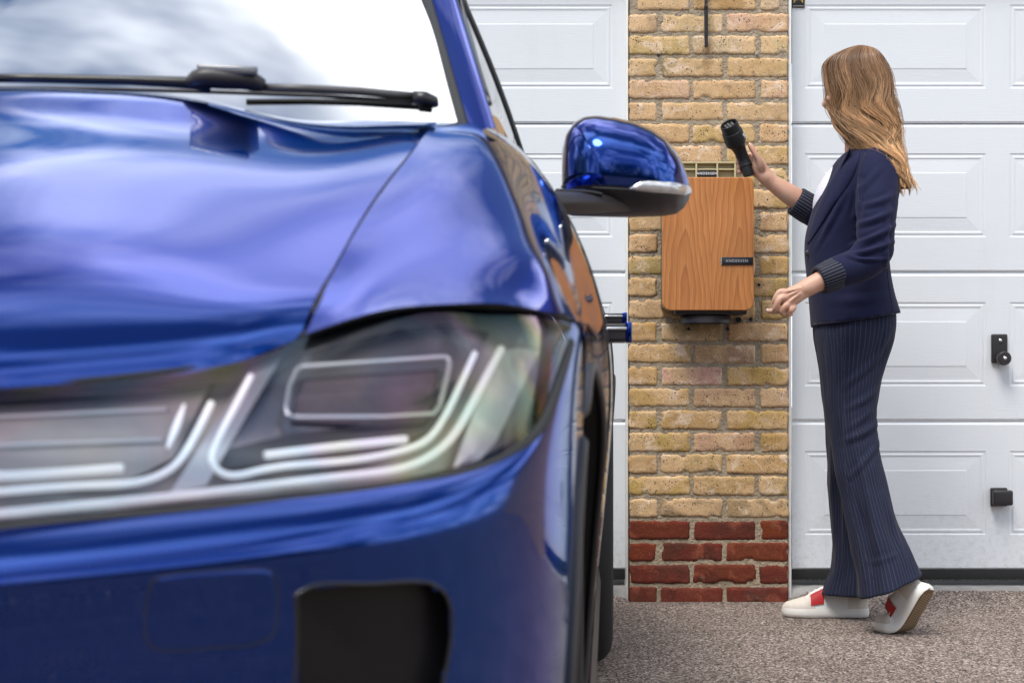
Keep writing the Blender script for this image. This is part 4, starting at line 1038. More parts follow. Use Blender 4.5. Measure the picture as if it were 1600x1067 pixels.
# ================================================================== CHARGER ON THE PILLAR
def text_mesh(s_, size, depth):
    cu = bpy.data.curves.new('txt', 'FONT'); cu.body = s_; cu.size = size; cu.align_x = 'CENTER'; cu.align_y = 'CENTER'; cu.extrude = depth; cu.space_character = 1.25; cu.offset = size * .018
    ob = bpy.data.objects.new('txt', cu); COL.objects.link(ob)
    dg = bpy.context.evaluated_depsgraph_get(); me = bpy.data.meshes.new_from_object(ob.evaluated_get(dg))
    bpy.data.objects.remove(ob); bpy.data.curves.remove(cu)
    return me
def mat_wood():
    m, t, b = material('oiled_wood'); tcn = N(t, 'ShaderNodeTexCoord'); v = tcn.outputs['Object']
    sx = N(t, 'ShaderNodeSeparateXYZ'); lk(t, v, sx.inputs[0])
    wob = noise(t, mapping(t, v, (14, 1, 3.0)), 1.0, 3, .5)
    x = mth(t, 'ADD', sx.outputs[0], mth(t, 'MULTIPLY', mth(t, 'SUBTRACT', wob, .5), .035)); z = sx.outputs[2]
    d1 = mth(t, 'ABSOLUTE', mth(t, 'ADD', x, .078)); d2 = mth(t, 'ABSOLUTE', mth(t, 'SUBTRACT', x, .102))
    d = mth(t, 'MINIMUM', d1, d2)
    k_ = mth(t, 'POWER', mth(t, 'ADD', mth(t, 'POWER', d, 2.0), .0002), .5)
    val = mth(t, 'ADD', mth(t, 'MULTIPLY', z, 5.2), mth(t, 'MULTIPLY', k_, 62.0))
    val = mth(t, 'ADD', val, mth(t, 'MULTIPLY', noise(t, mapping(t, v, (6, 1, 2.2)), 1.0, 3), 3.6))
    ringv = mth(t, 'FRACT', mth(t, 'MULTIPLY', val, .95))
    ringc = ramp(t, ringv, [(0.0, (.56, .235, .072)), (.6, (.50, .195, .058)), (.88, (.42, .152, .046)), (.97, (.58, .255, .085)), (1.0, (.56, .235, .072))])
    streak = noise(t, mapping(t, v, (520, 1, 9)), 1.0, 4, .65)
    c = mixrgb(t, 1.0, ringc, ramp(t, streak, [(.3, (.80, .77, .73)), (.7, (1.18, 1.18, 1.18))]), 'MULTIPLY')
    c = mixrgb(t, 1.0, c, ramp(t, noise(t, mapping(t, v, (7, 1, 2)), 1.0, 2), [(.3, (.86, .84, .82)), (.7, (1.14, 1.15, 1.17))]), 'MULTIPLY')
    lk(t, c, b.inputs['Base Color']); b.inputs['Roughness'].default_value = .42; b.inputs['Specular IOR Level'].default_value = .4
    bump(t, b, streak, .25, .0006); return m
def wallbox():
    YB = 6.125; q = YB / FPX; c = P(1106.5, 485, YB); H = 208 * q; Wd = 143 * q
    r_ = empty('wall_charger', (c.x, YB, c.z)); tag(r_, 'wood-fronted car charger box on the brick pillar under the connector', 'charger box')
    wood = mat_wood()
    # rounded front board
    bm = bmesh.new(); pts = []; rad = .028
    for (cx_, cz_, a0) in ((Wd / 2 - rad, H - rad, 0), (-Wd / 2 + rad, H - rad, 90), (-Wd / 2 + rad, rad, 180), (Wd / 2 - rad, rad, 270)):
        rr = rad if cz_ < .1 else rad * .7; cx2 = (Wd / 2 - rr) * (1 if cx_ > 0 else -1); cz2 = rr if cz_ < .1 else H - rr
        for k in range(9): a = R(a0 + 90 * k / 8); pts.append((cx2 + rr * math.cos(a), cz2 + rr * math.sin(a)))
    prof = [(.0025, 0.0), (.0008, .0008), (0, .0025), (0, .016), (.0008, .0175), (.003, .018)]
    V = []; n = len(pts)
    for ins, y in prof:
        for x, z in pts: V.append((x * (1 - ins / (Wd / 2)), y, H / 2 + (z - H / 2) * (1 - ins / (H / 2))))
    F = grid_faces(len(prof), n, 0, True); F.append(tuple(range(n))); F.append(tuple((len(prof) - 1) * n + k for k in range(n - 1, -1, -1)))
    o = link('wood_front', mesh_from('wood_front', V, F), wood, r_); auto_smooth(o, 30)
    # casing
    link('edge_strip', mesh_from('edge_strip', [(x * 1.006, y, H / 2 + (z - H / 2) * 1.004) for y in (.0185, .028) for x, z in pts], grid_faces(2, n, 0, True)), simple('brushed_edge', (.55, .50, .42), .35, metal=.6), r_)
    link('case', box_mesh('case', -Wd / 2 + .006, Wd / 2 - .006, .022, .155, .012, H - .045, .008), M['black_plastic'], r_)
    link('cable_tray', box_mesh('cable_tray', -Wd / 2 + .045, Wd / 2 - .020, .024, .150, -.012, .013, .004), M['black_plastic'], r_)
    V, F = lathe([(.0001, -.006), (.075, -.006), (.085, .0), (.085, .022)], 32); V = [(x, .085 + z * .7, -y * 1.0 - .012 - .006) for x, y, z in V]
    link('cable_guide', mesh_from('cable_guide', V, F), simple('guide', (.05, .04, .035), .4), r_)
    for sx in (-.02, .015): link('screw', mesh_from('screw', *[[(sx + .004 * math.cos(k * .785), .035 + .004 * math.sin(k * .785), -.0125) for k in range(8)], [tuple(range(8))]]), M['chrome'], r_)
    link('cover_label', box_mesh('cover_label', .078, .125, .0215, .0235, -.006, .001), simple('grey_label', (.12, .10, .10), .5), r_)
    # cream back lid with ribs, standing above the front board
    cream = simple('cream_plastic', (.50, .43, .24), .5, vary=.05)
    lid = empty('back_lid'); lid.parent = r_
    def zl(py, d=.042): return WZ(py, YB + d) - c.z
    zt = zl(253.5)
    link('lid_plate', box_mesh('lid_plate', -Wd / 2 + .01, Wd / 2 - .05 * .5, .060, .072, H - .10, zt, .002), cream, lid)
    link('lid_rim', box_mesh('lid_rim', -Wd / 2 + .006, Wd / 2 - .022, .040, .0745, zt - .005, zt + .001, .0012), cream, lid)
    for xx in (1090, 1123, 1151):
        x = (xx - 1106.5) * q; link('rib', box_mesh('rib', x - .0028, x + .0028, .040, .0595, H - .1, zt - .0052, .0008), cream, lid)
    link('rib', box_mesh('rib', -Wd / 2 + .012, Wd / 2 - .030, .044, .0598, zl(266), zl(263.6), .0008), cream, lid)
    black = simple('black_label', (.014, .014, .018), .3); wh = simple('white_print', (.75, .75, .76), .5); gy = simple('grey_print', (.34, .34, .36), .4)
    o = link('lid_label', box_mesh('lid_label', (1091 - 1106.5) * q, (1122 - 1106.5) * q, .0395, .0425, zl(276.5), zl(267.3), .0006), black, lid)
    me = text_mesh('ANDERSEN', .0115, .0003); o = link('lettering', me, wh, lid, ((1106.5 - 1106.5) * q, .0388, zl(271.6)), (R(90), 0, 0))
    o = link('name_plate', box_mesh('name_plate', (1127.5 - 1106.5) * q, (1176.5 - 1106.5) * q, -.0035, .0012, (485 - 414) * q, (485 - 402) * q, .0006), black, r_)
    link('plate_edge', box_mesh('plate_edge', (1126.3 - 1106.5) * q, (1127.6 - 1106.5) * q, -.0036, .0012, (485 - 414) * q, (485 - 402) * q), M['chrome'], r_)
    me = text_mesh('ANDERSEN', .0125, .0003); link('lettering', me, gy, r_, ((1151 - 1106.5) * q, -.0042, (485 - 408) * q), (R(90), 0, 0))
wallbox()
# ================================================================== WOMAN
PB = Vector((P(1340, 600, 5.75).x, 5.75, 0))
person = empty('person', PB)
tag(person, 'woman in navy blazer and pinstripe trousers holding up a charging connector', 'person')
def PL(px, py, Y): return P(px, py, Y) - PB
def loft(sections, n_along, seg=48, p=2.0, disp=None):
    """sections: (centre Vector, half-vector a, half-vector b); returns verts, faces, uv"""
    Cn = np.array([tuple(s[0]) for s in sections]); A = np.array([tuple(s[1]) for s in sections]); B = np.array([tuple(s[2]) for s in sections])
    t_ = chord(Cn); Mx = nspline(t_, np.linspace(0, 1, n_along)); Cn, A, B = Mx @ Cn, Mx @ A, Mx @ B
    V = []; uv = []; L_ = 0
    for i in range(n_along):
        if i: L_ += np.linalg.norm(Cn[i] - Cn[i - 1])
        for k in range(seg):
            an = 2 * math.pi * k / seg; c, s = math.cos(an), math.sin(an)
            c2 = math.copysign(abs(c) ** (2 / p), c); s2 = math.copysign(abs(s) ** (2 / p), s)
            r_ = 1.0
            d = disp(an, i / (n_along - 1), L_) if disp else 0.0
            v = Cn[i] + A[i] * c2 + B[i] * s2
            if d:
                o = A[i] * c2 + B[i] * s2; v = v + o / (np.linalg.norm(o) + 1e-9) * d
            V.append(Vector(v)); uv.append((k / seg, L_))
    F = grid_faces(n_along, seg, 0, True)
    return V, F, uv
def capped(V, F, seg):
    n = len(V) // seg
    return V, F + [tuple(range(seg))[::-1], tuple((n - 1) * seg + k for k in range(seg))]
def hsec(py, xl, xr, Y, hy, dz=0.0):
    """horizontal section between photo columns xl..xr; dz tilts it"""
    c = PL((xl + xr) / 2, py, Y); w_ = (xr - xl) / 2 * Y / FPX
    return (c, Vector((w_, 0, dz * Y / FPX)), Vector((0, hy, 0)))
def limb(pts, n=24, seg=20, n_y=1.0):
    """pts: (px, py, Y, r[, depth factor])"""
    cs = [PL(p[0], p[1], p[2]) for p in pts]; sec = []
    for i, p in enumerate(pts):
        t_ = (cs[min(i + 1, len(cs) - 1)] - cs[max(i - 1, 0)]).normalized()
        dep = Vector((0, 1, 0)); dep = (dep - t_ * dep.dot(t_)).normalized(); a = t_.cross(dep).normalized()
        f = p[4] if len(p) > 4 else 1.0
        sec.append((cs[i], a * p[3], dep * p[3] * f))
    # rounded ends
    d0 = (cs[0] - cs[1]).normalized(); d1 = (cs[-1] - cs[-2]).normalized()
    def endc(s, d):
        r_ = s[1].length; return [(s[0] + d * r_ * .55, s[1] * .8, s[2] * .8), (s[0] + d * r_ * .85, s[1] * .42, s[2] * .42), (s[0] + d * r_ * .94, s[1] * .08, s[2] * .08)]
    sec = list(reversed(endc(sec[0], d0))) + sec + endc(sec[-1], d1)
    V, F, _ = loft(sec, n + 12, seg); return capped(V, F, seg)
def ellipsoid(c, ax, seg=24, rings=14):
    V = []; 
    for i in range(rings):
        th = math.pi * (i + .5) / rings
        for k in range(seg):
            an = 2 * math.pi * k / seg
            V.append(c + ax[0] * math.sin(th) * math.cos(an) + ax[1] * math.sin(th) * math.sin(an) + ax[2] * math.cos(th))
    F = grid_faces(rings, seg, 0, True); return V, F + [tuple(range(seg)), tuple((rings - 1) * seg + k for k in range(seg - 1, -1, -1))]
def remeshed(name, parts, voxel, smooth_it=4, fac=.5):
    V, F = merge(parts); me = mesh_from(name, V, F)
    bm = bmesh.new(); bm.from_mesh(me); bmesh.ops.recalc_face_normals(bm, faces=bm.faces); bm.to_mesh(me); bm.free()
    ob = bpy.data.objects.new('tmp', me); COL.objects.link(ob)
    md = ob.modifiers.new('r', 'REMESH'); md.mode = 'VOXEL'; md.voxel_size = voxel; md.use_smooth_shade = True
    if smooth_it: s = ob.modifiers.new('s', 'SMOOTH'); s.iterations = smooth_it; s.factor = fac
    dg = bpy.context.evaluated_depsgraph_get(); out_ = bpy.data.meshes.new_from_object(ob.evaluated_get(dg)); out_.name = name
    bpy.data.objects.remove(ob); bpy.data.meshes.remove(me)
    out_.polygons.foreach_set('use_smooth', np.full(len(out_.polygons), True, dtype=bool))
    return out_

# ---- materials
def mat_skin():
    m, t, b = material('skin'); g = N(t, 'ShaderNodeTexCoord')
    c = mixrgb(t, ramp(t, noise(t, g.outputs['Object'], 28, 3, .5), [(.35, (0, 0, 0)), (.7, (1, 1, 1))]), (.60, .36, .255), (.56, .295, .20))
    lk(t, c, b.inputs['Base Color']); b.inputs['Roughness'].default_value = .48; b.inputs['Subsurface Weight'].default_value = .12; b.inputs['Subsurface Radius'].default_value = (.012, .005, .003); b.inputs['Subsurface Scale'].default_value = .5
    bump(t, b, noise(t, g.outputs['Object'], 420, 3), .25, .0006); return m
def mat_cloth(name, base, rough=.85, stripe=None, spacing=56.0, sheen=.25):
    m, t, b = material(name); g = N(t, 'ShaderNodeTexCoord')
    c = mixrgb(t, noise(t, g.outputs['Object'], 16, 3), tuple(x * .85 for x in base), tuple(x * 1.15 for x in base))
    if stripe is not None:
        u = N(t, 'ShaderNodeSeparateXYZ'); lk(t, g.outputs['UV'], u.inputs[0])
        fr = mth(t, 'FRACT', mth(t, 'MULTIPLY', u.outputs[0], spacing))
        line = mth(t, 'LESS_THAN', mth(t, 'ABSOLUTE', mth(t, 'SUBTRACT', fr, .5)), .065)
        dots = noise(t, mapping(t, g.outputs['UV'], (spacing, 260, 1)), 1.0, 2)
        c = mixrgb(t, mth(t, 'MULTIPLY', line, mth(t, 'ADD', .35, mth(t, 'MULTIPLY', dots, .9))), c, stripe)
    lk(t, c, b.inputs['Base Color']); b.inputs['Roughness'].default_value = rough; b.inputs['Sheen Weight'].default_value = sheen; b.inputs['Sheen Roughness'].default_value = .5
    b.inputs['Specular IOR Level'].default_value = .25
    h = noise(t, g.outputs['Object'], 900, 2); h2 = noise(t, g.outputs['Object'], 30, 3)
    p1 = bump(t, b, h, .25, .0006); bump(t, b, h2, .25, .004, p1); return m
skin = mat_skin(); navy = mat_cloth('navy_wool', (.0066, .0085, .037), sheen=.05); pin = mat_cloth('pinstripe_wool', (.0090, .0125, .033), .85, (.050, .050, .075), 52, sheen=.04); cuffm = mat_cloth('striped_lining', (.007, .008, .02), .7, (.17, .18, .22), 30, sheen=.05)
blousem = simple('white_blouse', (.72, .71, .78), .7, vary=.05)

# ---- body (one continuous skin surface)
fh = Vector((-.86, .51, -.04)).normalized(); lh = Vector((-.51, -.86, 0)).normalized(); uh = fh.cross(lh).normalized()
if uh.z < 0: uh = -uh
hc = PL(1338, 138, 5.74)
def hp(f, l, u): return hc + fh * f + lh * l + uh * u
bp = []
bp.append(ellipsoid(hp(-.004, 0, .012), (fh * .090, lh * .071, uh * .098)))
bp.append(ellipsoid(hp(.030, 0, -.045), (fh * .058, lh * .054, uh * .070)))
bp.append(ellipsoid(hp(.052, 0, -.092), (fh * .028, lh * .030, uh * .022)))        # chin
bp.append(ellipsoid(hp(.088, 0, -.026), (fh * .020, lh * .013, (uh * .03 - fh * .008))))   # nose
bp.append(ellipsoid(hp(.101, 0, -.038), (fh * .013, lh * .014, uh * .012)))
bp.append(ellipsoid(hp(.080, 0, .018), (fh * .014, lh * .045, uh * .010)))         # brow
bp.append(ellipsoid(hp(.084, 0, -.062), (fh * .010, lh * .022, uh * .006)))        # lips
bp.append(ellipsoid(hp(.083, 0, -.071), (fh * .010, lh * .019, uh * .006)))
for s in (-1, 1):
    bp.append(ellipsoid(hp(.062, s * .038, -.028), (fh * .022, lh * .020, uh * .018)))   # cheek
    bp.append(ellipsoid(hp(-.008, s * .073, -.018), (fh * .018, lh * .008, uh * .030)))  # ear
def lim3(pts, n=20, seg=18): return limb(pts, n, seg)
bp.append(limb([(1340, 150, 5.76, .050), (1346, 205, 5.77, .050), (1352, 245, 5.77, .060)], 10))
V, F, _ = loft([hsec(238, 1330, 1378, 5.77, .10), hsec(262, 1312, 1384, 5.77, .15), hsec(310, 1292, 1384, 5.77, .15), hsec(390, 1280, 1374, 5.77, .12), hsec(450, 1280, 1384, 5.77, .14), hsec(520, 1290, 1384, 5.77, .15)], 24, 28); bp.append(capped(V, F, 28))
# near (left) arm and hand
bp.append(limb([(1366, 276, 5.63, .034), (1371, 330, 5.55, .034), (1366, 398, 5.505, .034)], 12))
bp.append(limb([(1368, 400, 5.50, .036), (1330, 417, 5.48, .038), (1296, 433, 5.46, .034), (1270, 445, 5.45, .0275), (1256, 452, 5.445, .0255)], 16))
bp.append(limb([(1262, 449, 5.445, .025, .8), (1250, 456, 5.44, .0265, .62), (1238, 463, 5.436, .0285, .5), (1228, 467, 5.435, .027, .45)], 14))
def finger(pts, r0, r1): 
    n = len(pts); return limb([(p[0], p[1], p[2], r0 + (r1 - r0) * i / (n - 1)) for i, p in enumerate(pts)], 12, 12)
Yh = 5.432
bp.append(finger([(1230, 457, Yh), (1219, 456, Yh - .006), (1212, 465, Yh - .006), (1209.5, 473, Yh)], .0100, .0072))                # index
bp.append(finger([(1229, 464, Yh - .006), (1221, 466, Yh - .014), (1213, 478, Yh - .012), (1210, 486, Yh - .002)], .0102, .0076))     # middle
bp.append(finger([(1232, 474, Yh - .004), (1225, 480, Yh - .012), (1221, 488, Yh - .006), (1226, 491, Yh + .006)], .0098, .0075))     # ring
bp.append(finger([(1240, 480, Yh), (1234, 487, Yh - .006), (1231, 491, Yh), (1236, 491, Yh + .010)], .0088, .0068))                   # little
bp.append(finger([(1246, 462, Yh + .016), (1230, 478, Yh + .020), (1216, 486, Yh + .008), (1200.5, 486, Yh + .0)], .0115, .0066))       # thumb
for (k0, k1) in (((1221, 457.5), (1250, 450)), ((1222, 466), (1250, 454)), ((1226, 477), (1251, 458))):      # tendons
    bp.append(limb([(k0[0], k0[1], Yh - .0105, .0045), ((k0[0] + k1[0]) / 2, (k0[1] + k1[1]) / 2, Yh - .0115, .0032), (k1[0], k1[1], Yh - .010, .002)], 8, 8))
bp.append(ellipsoid(PL(1230, 479, Yh + .004), (Vector((.017, 0, .004)), Vector((0, .012, 0)), Vector((0, 0, .016)))))
# far (right) arm and hand
bp.append(limb([(1340, 262, 5.92, .040), (1318, 308, 5.95, .038), (1296, 343, 5.98, .036)], 12))
bp.append(limb([(1296, 344, 5.98, .038), (1262, 323, 5.975, .0365), (1225, 298, 5.965, .0315), (1202, 282, 5.96, .0255), (1193, 274, 5.955, .0245)], 16))
bp.append(limb([(1198, 279, 5.957, .0245, .85), (1190, 268, 5.953, .026, .75), (1184, 258, 5.952, .0255, .75), (1181, 248, 5.955, .020, .8)], 12))
YC = 5.945
bp.append(finger([(1190, 266, YC - .004), (1186, 250, YC - .020), (1178, 237, YC - .022), (1171.5, 226, YC - .017)], .0125, .0078))   # thumb
for k, (y0, y1, y2) in enumerate(((240, 243, 244), (250, 252, 252), (260, 261, 260), (268, 269, 267))):
    bp.append(finger([(1183, y0 + 6, YC + .012), (1176, y0 + 2, YC + .030), (1163, y1, YC + .034), (1154, y2, YC + .020), (1152.5 + k * .8, y2 + 2, YC + .002)], .0095, .0074))
# legs under the cloth
bp.append(limb([(1338, 520, 5.72, .066), (1331, 640, 5.66, .052), (1342, 720, 5.61, .044), (1368, 820, 5.55, .038), (1392, 875, 5.50, .033), (1412, 902, 5.465, .030)], 24))
bp.append(limb([(1334, 520, 5.82, .066), (1326, 690, 5.86, .048), (1327, 800, 5.88, .040), (1334, 915, 5.88, .034)], 24))
body = link('body', remeshed('body', bp, .0027, 3), skin, person)
# eyes
for s in (-1, 1):
    V, F = ellipsoid(hp(.072, s * .031, .000), (fh * .011, lh * .012, uh * .010), 16, 10); e = link('eye', mesh_from('eye', V, F), simple('eye_white', (.8, .78, .75), .15), person)
    V, F = ellipsoid(hp(.0815, s * .031, .000), (fh * .0025, lh * .006, uh * .006), 14, 8); link('iris', mesh_from('iris', V, F), simple('iris', (.10, .12, .10), .1), e)
# nails and ring
nail = simple('pale_nail', (.70, .50, .43), .25)
for (a, b, Y, rx) in ((1199.8, 485, Yh - .0045, .0045), (1171.8, 226.5, YC - .0222, .0045)):
    V, F = ellipsoid(PL(a, b, Y), (Vector((rx, 0, .003)), Vector((0, .003, 0)), Vector((-.003, 0, .005))), 12, 8); link('fingernail', mesh_from('fingernail', V, F), nail, person)
V, F = tube([PL(1209 + 0, 481, Yh - .004) + Vector((.0085 * math.cos(a) * .45, .0088 * math.sin(a), .0085 * math.cos(a))) for a in np.linspace(0, 2 * math.pi, 25)], .0016, 6, caps=False)
ring = link('ring', mesh_from('ring', V, F), M['chrome'], person)

# ---- blouse
V, F, _ = loft([hsec(232, 1332, 1372, 5.77, .06), hsec(255, 1306, 1380, 5.77, .11), hsec(285, 1282, 1380, 5.77, .135), hsec(308, 1272.5, 1380, 5.77, .14), hsec(335, 1271, 1380, 5.77, .13), hsec(380, 1275, 1372, 5.77, .11)], 24, 40); V, F = capped(V, F, 40)
link('blouse', mesh_from('blouse', V, F), blousem, person)

# ---- blazer
def ell(py, xl, xr, Y, hy, dz=0): return hsec(py, xl, xr, Y, hy, dz)
tors = [ell(226, 1340, 1372, 5.77, .055), ell(236, 1325, 1388, 5.77, .125), ell(250, 1309, 1397, 5.765, .172), ell(275, 1293, 1402, 5.76, .180), ell(305, 1279, 1402, 5.76, .176), ell(340, 1266, 1394, 5.76, .158),
        ell(372, 1259, 1388, 5.76, .146), ell(400, 1259, 1387, 5.76, .146), ell(440, 1262, 1391, 5.76, .160), ell(475, 1266, 1398, 5.76, .172, 6), ell(501, 1269, 1405, 5.76, .180, 11)]
V, F, _ = loft(tors, 60, 64, 2.25); jp = [capped(V, F, 64)]
jp.append(limb([(1371, 258, 5.62, .062, .85), (1372, 290, 5.585, .063, .85), (1371, 330, 5.545, .060, .9), (1368, 372, 5.515, .057, .95), (1364, 396, 5.50, .058, .95), (1346, 411, 5.49, .055, .95), (1322, 421, 5.475, .050, .95), (1304, 428, 5.465, .046, .95)], 40, 28))
jp.append(limb([(1342, 262, 5.90, .062), (1318, 308, 5.95, .058), (1296, 342, 5.978, .052), (1280, 334, 5.977, .050), (1262, 324, 5.975, .047)], 24, 24))
jm = remeshed('blazer', jp, .0058, 5)
def seg_d(p, a, b):
    ab = b - a; t_ = max(0, min(1, (p - a).dot(ab) / ab.length_squared)); return (p - (a + ab * t_)).length, t_
S0, S1, S2 = PL(1371, 262, 5.60), PL(1366, 398, 5.50), PL(1304, 428, 5.465)
folds = [((1392, 330), (1338, 352), .020, 0.0136), ((1398, 352), (1330, 385), .018, 0.0152), ((1395, 378), (1325, 398), .016, 0.0136), ((1396, 305), (1345, 322), .020, 0.0096), ((1388, 405), (1322, 400), .012, 0.0112),
         ((1345, 285), (1335, 345), .018, 0.0144), ((1330, 260), (1290, 330), .014, 0.0096), ((1320, 300), (1283, 372), .02, 0.0096), ((1300, 340), (1270, 395), .016, 0.0080), ((1390, 300), (1384, 420), .014, 0.0096), ((1375, 262), (1340, 300), .02, 0.0064), ((1300, 470), (1396, 462), .03, 0.0048)]
def apply_folds(me, folds, ylim, nz_amp, nz_s=(14, 9, 11)):
    """press cloth folds into a mesh along photo-space lines on the side turned to the viewer"""
    fpx = [(np.array(a, float), np.array(b, float), wd / .002, am) for a, b, wd, am in folds]
    nn = len(me.vertices); co = np.empty(nn * 3); me.vertices.foreach_get('co', co); co = co.reshape(-1, 3); no = np.empty(nn * 3); me.vertices.foreach_get('normal', no); no = no.reshape(-1, 3)
    wx = co + np.array(PB); pxs = 800 + wx[:, 0] * FPX / wx[:, 1]; pys = HZ - (wx[:, 2] - HC) * FPX / wx[:, 1]
    disp = np.zeros(nn); near = np.clip((ylim - wx[:, 1]) / .08, 0, 1) if ylim else np.clip(-no[:, 1] * 2 + .4, 0, 1)
    for a, b, wd, am in fpx:
        ab = b - a; pp = np.stack([pxs, pys], 1) - a; t_ = np.clip((pp @ ab) / (ab @ ab), 0, 1)
        d = np.linalg.norm(pp - t_[:, None] * ab - np.stack([np.zeros(nn), np.sin(np.pi * t_) * 3.0], 1), axis=1)
        env = np.sin(np.pi * np.clip(t_, .04, .96)) ** .7
        x = d / (wd * .55); disp += near * am * env * (np.exp(-x * x) * .8 - .75 * np.exp(-((d - wd * .75) / (wd * .4)) ** 2) * .55)
    for i in range(nn):
        v = Vector(co[i]); disp[i] += mnoise.noise(Vector((v.x * nz_s[0], v.y * nz_s[1], v.z * nz_s[2]))) * nz_amp
    co += no * disp[:, None]; me.vertices.foreach_set('co', co.ravel()); me.update()
    return co
co = apply_folds(jm, folds, 5.70, .0024)
blazer = link('blazer', jm, navy, person)
jbv = BVHTree.FromPolygons([Vector(c) + PB for c in co], [tuple(p.vertices) for p in jm.polygons])
def jhit(px, py, off):
    o = Vector((0, 0, HC)); d = (P(px, py, 1) - o).normalized(); h = jbv.ray_cast(o, d)
    return None if h[0] is None else h[0] - d * off - PB
def jstrip(nm, pts, rad, m_, off=.0004, n=40, par=None):
    c = curve([(a, b, 0) for a, b in pts], n) if len(pts) > 2 else np.array([np.array(pts[0] + (0,)) * (1 - f) + np.array(pts[1] + (0,)) * f for f in np.linspace(0, 1, n)])
    q = [jhit(x, y, off) for x, y, _ in c]; q = [p for p in q if p is not None]
    if len(q) < 3: return
    V, F = tube(q, rad, 6); return link(nm, mesh_from(nm, V, F), m_, par or blazer)
seamm = mat_cloth('navy_seam', (.006, .007, .024))
jstrip('back_seam', [(1386, 415), (1388, 440), (1392, 465), (1397, 493)], .0016, seamm)
jstrip('hem_stitch', [(1272, 506), (1320, 502), (1360, 496), (1396, 490)], .0012, seamm)
jstrip('shoulder_seam', [(1352, 240), (1345, 262), (1341, 290), (1343, 318)], .0016, seamm)
# lapel: thin folded strip lying on the chest
def lapel():
    e = curve([(1327, 231, 0), (1306, 262, 0), (1284, 305, 0), (1268, 345, 0), (1259, 378, 0)], 30); i_ = curve([(1345, 236, 0), (1333, 275, 0), (1310, 312, 0), (1288, 345, 0), (1263, 382, 0)], 30); V = []
    for k in range(7):
        for j in range(30):
            x, y, _ = e[j] + (i_[j] - e[j]) * k / 6; p = jhit(max(x, e[j][0] + 1.2), y, .0065 if k < 6 else .003)
            V.append(p if p is not None else (V[-1] if V else PL(x, y, 5.62)))
    o = link('lapel', mesh_from('lapel', V, grid_faces(7, 30)), navy, blazer)
    md = o.modifiers.new('t', 'SOLIDIFY'); md.thickness = .003
lapel()
p = jhit(1262.5, 396, .004); V, F = lathe([(.0001, -.004), (.007, -.004), (.0095, -.003), (.010, 0), (.009, .002)], 20)
link('button', mesh_from('button', V, F), M['black_plastic'], blazer, p if p is not None else PL(1262, 396, 5.65))
# turned-back cuffs with striped lining
def cuff(c0, c1, r0, r1, Y0, Y1):
    a, b = PL(c0[0], c0[1], Y0), PL(c1[0], c1[1], Y1); t_ = (b - a).normalized(); dep = Vector((0, 1, 0)); dep = (dep - t_ * dep.dot(t_)).normalized(); u = t_.cross(dep)
    prof = [(0.0, .94), (.0, 1.03), (.06, 1.06), (.3, 1.08), (.6, 1.07), (.92, 1.06), (1.0, 1.02), (1.0, .80), (.8, .72)]; V = []; uv = []; seg = 40
    for f, s in prof:
        r_ = (r0 + (r1 - r0) * f) * s
        for k in range(seg):
            an = 2 * math.pi * k / seg; wv = 1 + .03 * math.sin(an * 3 + f * 2)
            V.append(a + (b - a) * f + (u * math.cos(an) + dep * .95 * math.sin(an)) * r_ * wv); uv.append((k / seg, f * .06))
    link('cuff', mesh_from('cuff', V, grid_faces(len(prof), seg, 0, True), uv), cuffm, person)
cuff((1311, 425), (1279, 438), .046, .041, 5.47, 5.452)
cuff((1270, 330), (1243, 313), .0465, .045, 5.977, 5.972)

# ---- trousers
def leg_disp(seed, hemf):
    def f(an, t_, L_):
        d = mnoise.noise(Vector((math.cos(an) * 1.3 + seed, math.sin(an) * 1.3, L_ * 3.2))) * .010
        d += mnoise.noise(Vector((math.cos(an) * 2.4 + seed * 3, math.sin(an) * 2.4, L_ * 9 + an * .8))) * .0055 * (.5 + t_)
        d += math.sin(an * 5 + seed + L_ * 2.5) * .010 * max(0, t_ - .45) ** 1.2 * hemf
        return d
    return f
near_leg = [hsec(492, 1277, 1398, 5.735, .13), hsec(515, 1275, 1398, 5.725, .13), hsec(545, 1278, 1391, 5.71, .125), hsec(590, 1284, 1377, 5.69, .112), hsec(640, 1289, 1369, 5.66, .10), hsec(690, 1296, 1372, 5.63, .092), hsec(740, 1305, 1383, 5.60, .090), hsec(790, 1316, 1395, 5.57, .092), hsec(840, 1330, 1409, 5.535, .095, 6), hsec(880, 1338, 1423, 5.505, .100, 16), hsec(915, 1340, 1436, 5.478, .108, 19)]
far_leg = [hsec(492, 1273, 1392, 5.80, .13), hsec(520, 1273, 1394, 5.81, .13), hsec(560, 1277, 1382, 5.83, .12), hsec(620, 1284, 1371, 5.85, .105), hsec(680, 1290, 1363, 5.86, .095), hsec(740, 1294, 1358, 5.87, .092), hsec(800, 1297, 1354, 5.88, .092), hsec(850, 1299, 1358, 5.88, .096), hsec(885, 1297, 1366, 5.875, .104), hsec(910, 1289, 1372, 5.87, .112), hsec(926, 1284, 1376, 5.865, .116)]
tr = empty('trousers'); tr.parent = person
